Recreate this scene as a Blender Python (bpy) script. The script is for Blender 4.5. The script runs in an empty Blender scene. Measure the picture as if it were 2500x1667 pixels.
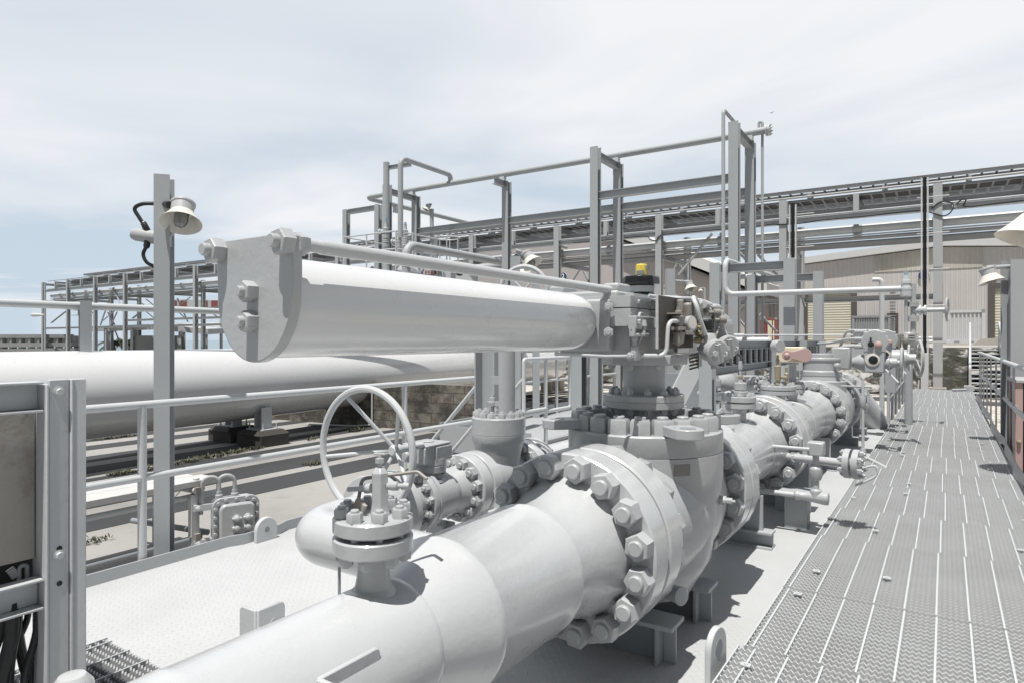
import bpy, bmesh, math, random
from mathutils import Vector as V, Matrix
random.seed(7)
PI = math.pi
SC = bpy.context.scene
COL = SC.collection
# ---------------------------------------------------------------- camera geometry (metres; camera at the origin, y along the main pipe)
FPX, UC, VC = 1600.0, 1250.0, 830.0
YAW = math.radians(33.5)
SN, CS = math.sin(YAW), math.cos(YAW)
CROP = {'z1': (0, 350, 2.7506), 'z2': (0, 860, 2.7506), 'z3': (0, 1100, 2.766), 'z4': (750, 850, 3.336), 'z5': (700, 1200, 2.767),
        'z6': (1150, 900, 2.0443), 'z7': (1350, 600, 3.7327), 'z8': (1650, 700, 3.1357), 'y1': (800, 250, 3.336), 'y2': (1400, 240, 3.408),
        'y3': (1900, 380, 3.7333), 'y4': (1900, 640, 3.7333), 'y5': (1750, 900, 2.0443), 'y6': (480, 520, 3.7339), 'y7': (100, 620, 5.113),
        'y8': (900, 800, 3.92), 'q1': (1700, 600, 5.6), 'q2': (1680, 840, 6.189), 'q3': (2000, 740, 6.031), 'q4': (2250, 780, 4.128),
        'q5': (840, 470, 5.807), 'q6': (1180, 840, 5.808), 'q8': (1480, 640, 4.9), 'P': (0, 0, 1)}
def at(z, x, y, X=None, Y=None, Z=None, d=None):
    """a survey point of the photograph, put at its own real distance (one coordinate or the depth is known)"""
    ox, oy, s = CROP[z]
    a = (ox + x / s - UC) / FPX; b = (VC - oy - y / s) / FPX
    r = V((-SN + a * CS, CS + a * SN, b))
    if X is not None: m = X / r.x
    elif Y is not None: m = Y / r.y
    elif Z is not None: m = Z / r.z
    else: m = d
    return r * m
# ---------------------------------------------------------------- mesh helpers
def basis(axis, ref=None):
    w = V(axis).normalized()
    r = V(ref) if ref is not None else (V((0, 0, 1)) if abs(w.z) < .9 else V((1, 0, 0)))
    u = r - w * r.dot(w)
    u.normalize()
    return u, w.cross(u), w
class MB:
    def __init__(s): s.bm = bmesh.new()
    def ring(s, c, u, v, r, n, ph=0):
        return [s.bm.verts.new(c + u * (r * math.cos(ph + 2 * PI * i / n)) + v * (r * math.sin(ph + 2 * PI * i / n))) for i in range(n)]
    def face(s, vs):
        try: return s.bm.faces.new(vs)
        except ValueError: return None
    def lathe(s, o, axis, prof, n=32, ref=None, ph=0, cap=True):
        o = V(o); u, v, w = basis(axis, ref); prev = None
        for k, (t, r) in enumerate(prof):
            c = o + w * t
            cur = [s.bm.verts.new(c)] if r < 1e-6 else s.ring(c, u, v, r, n, ph)
            if prev is None:
                if cap and len(cur) > 1: s.face(list(reversed(cur)))
            elif len(prev) == 1 and len(cur) > 1:
                for i in range(n): s.face([prev[0], cur[(i + 1) % n], cur[i]])
            elif len(cur) == 1 and len(prev) > 1:
                for i in range(n): s.face([prev[i], prev[(i + 1) % n], cur[0]])
            else:
                for i in range(n): s.face([prev[i], prev[(i + 1) % n], cur[(i + 1) % n], cur[i]])
            prev = cur
        if cap and len(prev) > 1: s.face(prev)
        return s
    def cyl(s, a, b, r, r2=None, n=16):
        a = V(a); b = V(b); L = (b - a).length
        return s.lathe(a, b - a, [(0, r), (L, r if r2 is None else r2)], n)
    def ball(s, c, r, n=12, sq=1.0):
        return s.lathe(c, (0, 0, 1), [(-r * sq * math.cos(PI * i / 8), r * math.sin(PI * i / 8)) for i in range(9)], n)
    def tube(s, pts, r, n=10, cap=True):
        pts = [V(p) for p in pts]; m = len(pts); prev = None; u = None
        for i, p in enumerate(pts):
            t = (pts[min(i + 1, m - 1)] - pts[max(i - 1, 0)])
            if t.length < 1e-9: continue
            t.normalize()
            if u is None: u, v, _ = basis(t)
            u = u - t * u.dot(t)
            if u.length < 1e-6: u, _, _ = basis(t)
            u.normalize(); v = t.cross(u)
            cur = s.ring(p, u, v, r, n)
            if prev is None:
                if cap: s.face(list(reversed(cur)))
            else:
                for k in range(n): s.face([prev[k], prev[(k + 1) % n], cur[(k + 1) % n], cur[k]])
            prev = cur
        if cap: s.face(prev)
        return s
    def box(s, lo, hi):
        x0, y0, z0 = lo; x1, y1, z1 = hi
        return s.ext([(x0, y0), (x1, y0), (x1, y1), (x0, y1)], (0, 0, z0), (1, 0, 0), (0, 1, 0), (0, 0, z1 - z0))
    def cbox(s, c, size, R=None):
        c = V(c); h = V(size) / 2; R = R or Matrix.Identity(3)
        u, v, w = R @ V((1, 0, 0)), R @ V((0, 1, 0)), R @ V((0, 0, 1))
        return s.ext([(-h.x, -h.y), (h.x, -h.y), (h.x, h.y), (-h.x, h.y)], c - w * h.z, u, v, w * (2 * h.z))
    def ext(s, poly, o, U, W, L):
        o = V(o); U = V(U); W = V(W); L = V(L)
        if U.cross(W).dot(L) < 0: poly = list(reversed(poly))
        a = [s.bm.verts.new(o + U * p[0] + W * p[1]) for p in poly]
        b = [s.bm.verts.new(v.co + L) for v in a]; n = len(a)
        for i in range(n): s.face([a[i], a[(i + 1) % n], b[(i + 1) % n], b[i]])
        s.face(list(reversed(a))); s.face(b)
        return s
    def beam(s, a, b, h=.2, w=.2, tf=.014, tw=.01, up=(0, 0, 1), kind='I'):
        """rolled steel section from a to b; up = direction of its depth h"""
        a = V(a); b = V(b); ax = (b - a).normalized(); u = V(up); u = (u - ax * u.dot(ax)).normalized(); v = ax.cross(u)
        H, W, t, q = h / 2, w / 2, tf, tw / 2
        if kind == 'I': P = [(-W, -H), (W, -H), (W, -H + t), (q, -H + t), (q, H - t), (W, H - t), (W, H), (-W, H), (-W, H - t), (-q, H - t), (-q, -H + t), (-W, -H + t)]
        elif kind == 'C': P = [(-W, -H), (W, -H), (W, -H + t), (-W + tw, -H + t), (-W + tw, H - t), (W, H - t), (W, H), (-W, H)]
        elif kind == 'L': P = [(-W, -H), (W, -H), (W, -H + t), (-W + tw, -H + t), (-W + tw, H), (-W, H)]
        else: P = [(-W, -H), (W, -H), (W, H), (-W, H)]
        return s.ext(P, a, v, u, b - a)
    def torus(s, c, axis, R, r, n=40, m=8):
        c = V(c); u, v, w = basis(axis); rings = []
        for i in range(n):
            t = 2 * PI * i / n; d = u * math.cos(t) + v * math.sin(t)
            rings.append([s.bm.verts.new(c + d * (R + r * math.cos(2 * PI * k / m)) + w * (r * math.sin(2 * PI * k / m))) for k in range(m)])
        for i in range(n):
            A, B = rings[i], rings[(i + 1) % n]
            for k in range(m): s.face([A[k], B[k], B[(k + 1) % m], A[(k + 1) % m]])
        return s
    def hexn(s, c, axis, af, h, ref=None, stud=0, sr=.6):
        R = af / 2 / math.cos(PI / 6)
        s.lathe(c, axis, [(0, R), (h * .86, R), (h, R * .9)], 6, ref)
        if stud: s.lathe(V(c) + V(axis).normalized() * (h - .001), axis, [(0, af * .5 * sr), (stud * .75, af * .5 * sr), (stud, af * .5 * sr * .86)], 14)
        return s
def fillet(pts, rad, n=6):
    pts = [V(p) for p in pts]; out = [pts[0]]
    for i in range(1, len(pts) - 1):
        a, b, c = pts[i - 1], pts[i], pts[i + 1]
        d1, d2 = (a - b).normalized(), (c - b).normalized()
        ang = d1.angle(d2)
        if ang > PI - .02: out.append(b); continue
        L = min(rad / math.tan(ang / 2), (a - b).length * .49, (c - b).length * .49); R = L * math.tan(ang / 2)
        cen = b + (d1 + d2).normalized() * (R / math.sin(ang / 2))
        s0, s1 = (b + d1 * L - cen), (b + d2 * L - cen)
        th = s0.angle(s1, 0)
        for k in range(n + 1):
            f = k / n; out.append(cen + (s0 * math.sin((1 - f) * th) + s1 * math.sin(f * th)) / math.sin(th) if th > 1e-4 else b)
    out.append(pts[-1]); return out
def smooth_path(pts, n=8):
    pts = [V(p) for p in pts]; out = []
    for i in range(len(pts) - 1):
        p0, p1, p2, p3 = pts[max(i - 1, 0)], pts[i], pts[i + 1], pts[min(i + 2, len(pts) - 1)]
        for k in range(n):
            t = k / n
            out.append(.5 * ((2 * p1) + (p2 - p0) * t + (2 * p0 - 5 * p1 + 4 * p2 - p3) * t * t + (3 * p1 - p0 - 3 * p2 + p3) * t ** 3))
    out.append(pts[-1]); return out
# ---------------------------------------------------------------- objects
def clean(o): o.location = o.location
def mesh_of(mb, name, mat, smooth=32):
    me = bpy.data.meshes.new(name)
    bmesh.ops.recalc_face_normals(mb.bm, faces=mb.bm.faces)
    mb.bm.to_mesh(me); mb.bm.free()
    for m in (mat if isinstance(mat, (list, tuple)) else [mat]): me.materials.append(m)
    if smooth:
        me.polygons.foreach_set('use_smooth', [True] * len(me.polygons))
        me.set_sharp_from_angle(angle=math.radians(smooth))
    return me
ORIG = {}
NOSPLIT = {'louvres', 'floor_bars', 'rungs', 'crown', 'pallets', 'spacer_nuts', 'lettering', 'portal_row', 'bearers'}
def islands(mb):
    """pieces of the mesh that do not touch, as lists of vertices"""
    bm = mb.bm; seen = set(); out = []
    bm.verts.index_update()
    for v in bm.verts:
        if v.index in seen: continue
        st = [v]; seen.add(v.index); cur = []
        while st:
            x = st.pop(); cur.append(x)
            for e in x.link_edges:
                y = e.other_vert(x)
                if y.index not in seen: seen.add(y.index); st.append(y)
        out.append(cur)
        if len(out) > 400: return []
    if len(out) < 2: return []
    bb = [([min(v.co[i] for v in c) - .003 for i in range(3)], [max(v.co[i] for v in c) + .003 for i in range(3)]) for c in out]
    par = list(range(len(out)))
    def root(i):
        while par[i] != i: i = par[i]
        return i
    for i in range(len(out)):
        for j in range(i):
            if all(bb[i][0][k] <= bb[j][1][k] and bb[j][0][k] <= bb[i][1][k] for k in range(3)): par[root(i)] = root(j)
    gr = {}
    for i, c in enumerate(out): gr.setdefault(root(i), []).extend(c)
    return list(gr.values()) if 1 < len(gr) <= 60 else []
def obj(name, mb, mat, parent=None, bevel=0, smooth=32, label=None):
    if parent is not None and not isinstance(mb, bpy.types.Mesh) and name not in NOSPLIT:
        g = islands(mb)
        if g:
            res = None
            for c in g:
                idx = set(v.index for v in c); m2 = MB(); mp = {v.index: m2.bm.verts.new(v.co) for v in c}
                for f in mb.bm.faces:
                    if f.verts[0].index in idx: m2.face([mp[v.index] for v in f.verts])
                o = obj(name, m2, mat, parent, bevel, smooth, label); res = res or o
            mb.bm.free(); return res
    me = mb if isinstance(mb, bpy.types.Mesh) else mesh_of(mb, name, mat, smooth)
    o = bpy.data.objects.new(name, me); COL.objects.link(o)
    if parent is not None:
        o.parent = parent
        o.location = -ORIG.get(parent.name, V((0, 0, 0)))
        ORIG[o.name] = V((0, 0, 0))
    if bevel:
        b = o.modifiers.new('bevel', 'BEVEL'); b.width = bevel; b.segments = 2; b.limit_method = 'ANGLE'; b.angle_limit = math.radians(35)
        b.harden_normals = False
    if label: o['label'] = label
    return o
def thing(name, label, cat, loc=(0, 0, 0), group=None):
    o = bpy.data.objects.new(name, None); COL.objects.link(o); o.empty_display_size = .1
    o.location = loc; ORIG[o.name] = V(loc)
    o['label'] = label; o['category'] = cat
    if group: o['group'] = group
    return o
def tag(o, label, cat, group=None):
    o['label'] = label; o['category'] = cat
    if group: o['group'] = group
    return o
def setting(o, kind='structure'):
    o['kind'] = kind; return o
def put(name, me, parent, loc, axis, ref=None):
    """one more copy of a shared small mesh (nuts, bolts, clips), its local z along axis"""
    o = bpy.data.objects.new(name, me); COL.objects.link(o)
    u, v, w = basis(axis, ref)
    M = Matrix((u, v, w)).transposed().to_4x4()
    M.translation = V(loc) - (ORIG.get(parent.name, V((0, 0, 0))) if parent else V((0, 0, 0)))
    o.parent = parent; o.matrix_basis = M; ORIG[o.name] = V(loc)
    return o
def collapse():
    """a thing of one single piece is that piece itself"""
    for r in [o for o in COL.objects if o.type == 'EMPTY' and o.parent is None]:
        ch = list(r.children)
        if len(ch) == 1 and not ch[0].children:
            c = ch[0]; c.parent = None; c.location = r.location + c.location; nm = r.name
            for k in r.keys(): c[k] = r[k]
            bpy.data.objects.remove(r); c.name = nm
def copy_tree(o, parent=None):
    c = o.copy(); COL.objects.link(c)
    if parent is not None: c.parent = parent
    for ch in [x for x in COL.objects if x.parent == o]: copy_tree(ch, c)
    return c
# ---------------------------------------------------------------- materials
class NT:
    def __init__(s, m): s.t = m.node_tree; s.n = s.t.nodes; s.l = s.t.links
    def add(s, typ, **kw):
        nd = s.n.new(typ)
        for k, v in kw.items():
            if k.startswith('_'): setattr(nd, k[1:], v)
            else:
                key = int(k[1:]) if k[0] == 'i' and k[1:].isdigit() else k.replace('__', ' ')
                s.set(nd, key, v)
        return nd
    def set(s, nd, key, v):
        if hasattr(v, 'is_output') or hasattr(v, 'is_linked'): s.l.new(v, nd.inputs[key])
        else: nd.inputs[key].default_value = v
    def math(s, op, a, b=None, c=None):
        nd = s.n.new('ShaderNodeMath'); nd.operation = op
        s.set(nd, 0, a)
        if b is not None: s.set(nd, 1, b)
        if c is not None: s.set(nd, 2, c)
        return nd.outputs[0]
    def noise(s, vec, scale, detail=4, rough=.55):
        nd = s.add('ShaderNodeTexNoise', Scale=scale, Detail=detail, Roughness=rough)
        s.l.new(vec, nd.inputs['Vector']); return nd.outputs[0]
    def ramp(s, fac, stops):
        nd = s.n.new('ShaderNodeValToRGB'); s.l.new(fac, nd.inputs[0]); e = nd.color_ramp.elements
        while len(e) < len(stops): e.new(.5)
        for k, (p, c) in enumerate(stops):
            e[k].position = p; e[k].color = (*c, 1) if len(c) == 3 else c
        return nd.outputs[0]
    def mix(s, fac, a, b):
        nd = s.n.new('ShaderNodeMix'); nd.data_type = 'RGBA'
        s.set(nd, 0, fac)
        for k, v in ((6, a), (7, b)):
            if isinstance(v, tuple): v = (*v[:3], 1)
            s.set(nd, k, v)
        return nd.outputs[2]
def base_mat(name, rough=.5, metal=0):
    m = bpy.data.materials.new(name); m.use_nodes = True
    q = NT(m); p = q.n['Principled BSDF']
    p.inputs['Roughness'].default_value = rough; p.inputs['Metallic'].default_value = metal
    tc = q.n.new('ShaderNodeTexCoord'); geo = q.n.new('ShaderNodeNewGeometry')
    return m, q, p, tc.outputs['Object'], geo.outputs['Position']
def bump(q, p, h, strength, dist):
    b = q.add('ShaderNodeBump', Strength=strength, Distance=dist); q.l.new(h, b.inputs['Height']); q.l.new(b.outputs[0], p.inputs['Normal'])
def paint(name, col, rough=.38, var=.06, bmp=.25, dirt=.0, dcol=(.2, .17, .13), bscale=55, coat=0):
    """brushed-on coat of paint: slight tone drift, orange peel, runs, a little grime"""
    m, q, p, ob, pos = base_mat(name, rough)
    n1 = q.noise(pos, 2.3, 5); n2 = q.noise(pos, 14, 4); n3 = q.noise(pos, bscale, 3)
    k = q.math('MULTIPLY_ADD', n1, var * 2, 1 - var)
    k = q.math('MULTIPLY', k, q.math('MULTIPLY_ADD', n2, var, 1 - var / 2))
    mul = q.n.new('ShaderNodeVectorMath'); mul.operation = 'SCALE'; mul.inputs[0].default_value = col; q.l.new(k, mul.inputs['Scale'])
    out = mul.outputs[0]
    if dirt:
        f = q.math('MULTIPLY', q.ramp(q.noise(pos, 7, 8, .7), [(.52, (0, 0, 0)), (.72, (1, 1, 1))]), dirt)
        out = q.mix(f, out, dcol)
    q.l.new(out, p.inputs['Base Color'])
    q.l.new(q.math('MULTIPLY_ADD', n2, .22, rough - .11), p.inputs['Roughness'])
    if bmp:
        h = q.math('ADD', q.math('MULTIPLY', n3, .6), q.math('MULTIPLY', q.noise(pos, 18, 3), .8))
        bump(q, p, h, bmp, .004)
    if coat: p.inputs['Coat Weight'].default_value = coat; p.inputs['Coat Roughness'].default_value = .12
    return m
M = {}
M['pipe'] = paint('pipe_paint', (.51, .525, .535), .3, .05, .3, .02, (.40, .40, .39), coat=.7)
M['cast'] = paint('cast_paint', (.43, .445, .455), .38, .03, .42, .05, (.36, .36, .35), 42, coat=.35)
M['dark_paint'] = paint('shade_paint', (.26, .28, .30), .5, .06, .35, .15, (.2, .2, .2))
M['steel'] = paint('steel_paint', (.40, .42, .436), .5, .05, .1, .06, (.3, .3, .3))
M['rack'] = paint('rack_paint', (.43, .445, .46), .55, .07, .06, .1, (.26, .26, .25))
M['rail'] = paint('rail_paint', (.54, .56, .57), .4, .05, .2, .05, (.5, .5, .48))
M['vessel'] = paint('vessel_paint', (.68, .69, .695), .3, .03, .1, .015, (.5, .5, .48), coat=.8)
M['galv'] = paint('galvanised', (.42, .43, .44), .45, .12, .2, .15, (.3, .3, .29))
M['lampw'] = paint('enamel', (.68, .66, .60), .3, .04, .03, .05, (.6, .55, .45))
M['lamph'] = paint('lamp_housing', (.45, .46, .47), .45, .1, .3, .1, (.35, .35, .35))
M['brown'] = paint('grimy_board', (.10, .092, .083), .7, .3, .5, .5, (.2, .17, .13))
M['grime'] = paint('grimy_fittings', (.27, .255, .235), .5, .25, .4, .5, (.10, .085, .07))
M['black'] = paint('black_rubber', (.017, .018, .02), .5, .2, .2)
M['bbox'] = paint('black_enamel', (.016, .017, .019), .25, .1, .2, .12, (.5, .5, .5))
M['yellow'] = paint('yellow_plastic', (.72, .56, .10), .4, .04, .05)
M['pink'] = paint('faded_red', (.50, .35, .335), .5, .08, .1)
M['cream'] = paint('cream_plastic', (.74, .69, .52), .5, .05, .1)
M['red'] = paint('container_red', (.24, .08, .075), .55, .15, .1, .2, (.15, .07, .06))
M['rust'] = paint('rusty_panel', (.36, .34, .31), .75, .22, .5, .6, (.155, .11, .07))
M['contg'] = paint('container_grey', (.27, .285, .30), .55, .1, .1, .25, (.18, .17, .16))
M['contw'] = paint('container_white', (.56, .57, .58), .5, .06, .05, .2, (.5, .48, .45))
M['shut'] = paint('roller_shutter', (.72, .69, .57), .5, .04, .05, .05)
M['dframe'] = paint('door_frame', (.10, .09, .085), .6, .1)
M['roof'] = paint('roof_sheet', (.60, .60, .60), .5, .04, 0)
M['pinkw'] = paint('pink_wall', (.46, .42, .41), .75, .03, .05, .05, (.5, .46, .44))
M['signblue'] = paint('sign_blue', (.035, .055, .15), .5, .05, 0)
M['white'] = paint('white_enamel', (.8, .8, .8), .5, .02, 0)
M['board'] = paint('scaffold_board', (.52, .52, .51), .7, .1, .3, .2, (.4, .38, .35))
M['darkint'] = paint('dark_interior', (.02, .02, .022), .8, .1, 0)
M['brass'] = paint('brass_fitting', (.33, .29, .2), .4, .15, .2, .3, (.15, .12, .08))
M['wood'] = paint('pallet_wood', (.12, .095, .07), .8, .3, .2)
M['leaf'] = paint('leaves', (.055, .068, .035), .7, .3, 0)
M['weed'] = paint('weed_leaves', (.06, .065, .035), .7, .3, 0)
def glass():
    m, q, p, ob, pos = base_mat('lamp_glass', .25)
    p.inputs['Base Color'].default_value = (.45, .45, .44, 1)
    p.inputs['Transmission Weight'].default_value = .35
    return m
M['glass'] = glass()
M['frame'] = paint('frame_paint', (.50, .52, .535), .45, .06, .25, .06, (.4, .4, .39))
M['grate'] = paint('grating_steel', (.60, .615, .625), .45, .12, .1, .2, (.25, .25, .24))
def concrete(name, col, stain=(.5, .5), tyre=False, blocks=False):
    m, q, p, ob, pos = base_mat(name, .85)
    n = q.noise(pos, .45, 8, .62); n2 = q.noise(pos, 5, 8, .7); n3 = q.noise(pos, 60, 3)
    c = q.ramp(n, [(.3, tuple(x * .72 for x in col)), (.52, col), (.75, tuple(min(1, x * 1.13) for x in col))])
    c = q.mix(q.math('MULTIPLY', q.ramp(n2, [(.55, (0, 0, 0)), (.75, (1, 1, 1))]), stain[0]), c, tuple(x * .5 for x in col))
    c = q.mix(q.math('MULTIPLY', n3, .25), c, tuple(x * .7 for x in col))
    h = q.math('ADD', n2, q.math('MULTIPLY', n3, .5))
    if blocks:
        br = q.add('ShaderNodeTexBrick', _offset=.5, Scale=1.0, Color1=(1, 1, 1, 1), Color2=(.72, .72, .72, 1), Mortar=(.35, .35, .35, 1))
        br.inputs['Mortar Size'].default_value = .012; br.inputs['Brick Width'].default_value = .5; br.inputs['Row Height'].default_value = .2
        sep = q.n.new('ShaderNodeSeparateXYZ'); q.l.new(pos, sep.inputs[0]); cmb = q.n.new('ShaderNodeCombineXYZ')
        q.l.new(sep.outputs[0], cmb.inputs[0]); q.l.new(sep.outputs[2], cmb.inputs[1]); q.l.new(cmb.outputs[0], br.inputs['Vector'])
        mm = q.n.new('ShaderNodeMix'); mm.data_type = 'RGBA'; mm.blend_type = 'MULTIPLY'; mm.inputs[0].default_value = .8
        q.l.new(c, mm.inputs[6]); q.l.new(br.outputs[0], mm.inputs[7]); c = mm.outputs[2]
        st = q.ramp(q.noise(pos, 2.2, 8, .72), [(.36, (0, 0, 0)), (.55, (1, 1, 1))])
        c = q.mix(q.math('MULTIPLY', st, .85), c, (.035, .033, .03))
    q.l.new(c, p.inputs['Base Color']); bump(q, p, h, .5, .01)
    return m
M['conc'] = concrete('yard_concrete', (.33, .322, .307), (.35, 0))
M['conc2'] = concrete('pale_paving', (.42, .395, .365), (.2, 0))
M['ped'] = concrete('pedestal_concrete', (.36, .33, .29), (.75, 0))
M['ped_shade'] = concrete('shaded_pedestal', (.07, .065, .06), (.6, 0))  # shade on the vessel pedestals is put into this dark colour
M['block'] = concrete('block_wall', (.36, .33, .28), (.5, 0), blocks=True)
M['gshadow'] = concrete('ground_shadow', (.045, .047, .05), (.3, 0))  # dark tone for the shadow bands painted onto the yard
M['jetty'] = concrete('jetty_concrete', (.30, .31, .31), (.3, 0))
def gravel():
    m, q, p, ob, pos = base_mat('gravel', .9)
    vo = q.add('ShaderNodeTexVoronoi', Scale=16.0); q.l.new(pos, vo.inputs['Vector'])
    c = q.ramp(vo.outputs['Color'], [(.1, (.30, .27, .24)), (.5, (.52, .48, .43)), (.9, (.68, .65, .6))])
    q.l.new(c, p.inputs['Base Color']); bump(q, p, vo.outputs['Distance'], .8, .03)
    return m
M['gravel'] = gravel()
def rocks():
    m, q, p, ob, pos = base_mat('seaweed_rock', .9)
    n = q.noise(pos, 1.1, 10, .72)
    c = q.ramp(n, [(.36, (.012, .013, .008)), (.48, (.035, .034, .022)), (.53, (.11, .105, .095)), (.60, (.42, .41, .39))])
    q.l.new(c, p.inputs['Base Color']); bump(q, p, q.noise(pos, 6, 8, .7), .9, .06)
    return m
M['rock'] = rocks()
def checker_plate(name, col, bare=None):
    m, q, p, ob, pos = base_mat(name, .42)
    sep = q.n.new('ShaderNodeSeparateXYZ'); q.l.new(pos, sep.inputs[0])
    a = q.math('MULTIPLY', q.math('ADD', sep.outputs[0], sep.outputs[1]), 24.0); b = q.math('MULTIPLY', q.math('SUBTRACT', sep.outputs[0], sep.outputs[1]), 24.0)
    fa = q.math('SUBTRACT', q.math('FRACT', a), .5); fb = q.math('SUBTRACT', q.math('FRACT', b), .5)
    par = q.math('FLOORED_MODULO', q.math('ADD', q.math('FLOOR', a), q.math('FLOOR', b)), 2.0)
    par = q.math('GREATER_THAN', par, .5)
    def ell(x, y):
        e = q.math('ADD', q.math('POWER', q.math('ABSOLUTE', q.math('DIVIDE', x, .46)), 2.0), q.math('POWER', q.math('ABSOLUTE', q.math('DIVIDE', y, .14)), 2.0))
        return q.math('MAXIMUM', q.math('SUBTRACT', 1.0, e), 0.0)
    h = q.math('ADD', q.math('MULTIPLY', ell(fa, fb), par), q.math('MULTIPLY', ell(fb, fa), q.math('SUBTRACT', 1.0, par)))
    h = q.math('MINIMUM', q.math('MULTIPLY', h, 2.0), 1.0)
    n = q.noise(pos, 1.7, 6); n2 = q.noise(pos, 9, 6, .7)
    c = q.ramp(n, [(.3, tuple(x * .92 for x in col)), (.6, col)])
    c = q.mix(q.math('MULTIPLY', q.ramp(n2, [(.55, (0, 0, 0)), (.8, (1, 1, 1))]), .25), c, tuple(x * .72 for x in col))
    q.l.new(c, p.inputs['Base Color']); bump(q, p, h, .5, .005)
    return m
M['deck'] = checker_plate('checker_plate', (.50, .51, .515))
def cladding(name, col, pitch, axis=0, amp=.02, stain=.1):
    m, q, p, ob, pos = base_mat(name, .6)
    sep = q.n.new('ShaderNodeSeparateXYZ'); q.l.new(pos, sep.inputs[0])
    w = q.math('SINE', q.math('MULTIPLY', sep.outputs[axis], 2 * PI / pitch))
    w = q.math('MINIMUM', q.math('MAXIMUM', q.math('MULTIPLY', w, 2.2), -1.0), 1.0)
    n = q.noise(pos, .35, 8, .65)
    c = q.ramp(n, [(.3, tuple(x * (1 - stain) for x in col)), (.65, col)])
    c = q.mix(q.math('MULTIPLY_ADD', w, -.05, .05), c, tuple(x * .45 for x in col))  # rib troughs darkened in the colour, as painted-in shade
    q.l.new(c, p.inputs['Base Color']); bump(q, p, w, .8, amp)
    return m
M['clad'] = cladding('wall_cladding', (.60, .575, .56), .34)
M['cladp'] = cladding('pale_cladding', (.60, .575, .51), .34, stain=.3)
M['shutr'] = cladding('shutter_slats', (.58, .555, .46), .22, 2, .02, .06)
M['corrg'] = cladding('container_corrugation', (.26, .275, .29), .55, 0, .06, .2)
def sea_mat():
    m, q, p, ob, pos = base_mat('sea_water', .25)
    p.inputs['Base Color'].default_value = (.16, .24, .28, 1)
    bump(q, p, q.noise(pos, .6, 6), .3, .2)
    return m
M['sea'] = sea_mat()
# ---------------------------------------------------------------- shared small meshes
NUT = {}
def nut_mesh(af, h, stud, mat='cast', sr=.6):
    key = (af, h, stud, mat, sr)
    if key not in NUT:
        b = MB(); b.hexn((0, 0, 0), (0, 0, 1), af, h, (1, 0, 0), stud, sr)
        NUT[key] = mesh_of(b, 'nut', M[mat], 32)
    return NUT[key]
def nuts(parent, c, axis, R, n, me, ph=0, ref=None, name='nut', only=None):
    c = V(c); u, v, w = basis(axis, ref)
    for i in range(n):
        if only and i not in only: continue
        t = ph + 2 * PI * i / n; d = u * math.cos(t) + v * math.sin(t)
        put(name, me, parent, c + d * R, w, (d * math.cos(.25) + w.cross(d) * math.sin(.25)))
XM, ZM = -1.133, -.741           # axis of the main pipe
YV = 2.79                        # stem of the main valve
DECK = -1.25
YAX = (0, 1, 0)
# ================================================================ main line, nearest spool
t = thing('pipe_spool', 'thick grey foreground pipe with reducer, welds and big bolted flange, entering at the bottom edge', 'pipe', (XM, 1, ZM))
b = MB(); b.lathe((XM, 0, ZM), YAX, [(-1.2, .155), (.62, .155), (.625, .1565), (.64, .1565), (.645, .155), (1.165, .155), (1.17, .158), (1.185, .158), (1.19, .156), (1.25, .172), (1.315, .2), (1.345, .2095), (1.35, .2125), (1.37, .2125), (1.375, .21), (1.70, .21), (1.765, .209), (1.77, .2115), (1.79, .2115), (1.795, .205), (1.84, .202), (1.9, .206), (1.97, .219), (2.03, .238), (2.066, .25)], 96, (0, 0, 1))
obj('pipe_body', b, M['pipe'], t)
def main_flange(parent, y0, y1, face, name='flange', nut=True, R=.337, mat='pipe', n=16, only=None):
    """disc from y0 to y1; face = -1 / +1 side carrying the nuts"""
    b = MB(); e = .006
    b.lathe((XM, 0, ZM), YAX, [(y0, .24), (y0, R - e), (y0 + e, R), (y1 - e, R), (y1, R - e), (y1, .24)], 96, (0, 0, 1))
    f = obj(name, b, M[mat], parent)
    if nut: nuts(f, (XM, y0 if face < 0 else y1, ZM), (0, face, 0), .292, n, nut_mesh(.083, .05, .014, sr=.64), 2.5566 if face < 0 else PI - 2.5566, (1, 0, 0), only=only)
    return f
main_flange(t, 2.065, 2.185, -1)
b = MB(); b.lathe((XM, 1.115, -.60), (0, 0, 1), [(-.03, .062), (.005, .056), (.018, .043), (.04, .039), (.075, .038), (.095, .046), (.104, .05)], 32)
b.lathe((XM, 1.115, -.497), (0, 0, 1), [(0, .03), (0, .09), (.004, .094), (.034, .094), (.038, .09), (.038, .03)], 40)
nz = obj('nozzle', b, M['cast'], t)
nuts(nz, (XM, 1.115, -.497), (0, 0, -1), .073, 8, nut_mesh(.032, .02, .006), .2)
def angle_lug(parent, c, du, dv, h, w1, w2, th=.009, hole=True):
    c = V(c); du = V(du); dv = V(dv); up = V((0, 0, 1)); r = .012
    def plate(dirv, w):
        n = dirv.cross(up)
        P = [(0, 0), (w, 0), (w, h - r), (w - r * .3, h - r * .3), (w - r, h), (0, h)]
        b.ext(P, c - n * th / 2, dirv, up, n * th)
    b = MB(); plate(du, w1); plate(dv, w2)
    o = obj('angle_bracket', b, M['pipe'], parent, bevel=.003)
    if hole:
        hb = MB(); p = c + du * (w1 * .55) + up * (h * .55); n = V(du).cross(up)
        hb.lathe(p + n * (-(th / 2) - .0015), n, [(0, .008), (th + .003, .008)], 14); obj('bolt_hole', hb, M['deck'], o)
    return o
angle_lug(t, (-1.226, .865, -.66), (0, 1, 0), (-1, 0, 0), .085, .07, .055)
angle_lug(t, (-1.00, .84, -.80), (0, 1, 0), (1, 0, 0), .155, .16, .115, .012, False)
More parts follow.
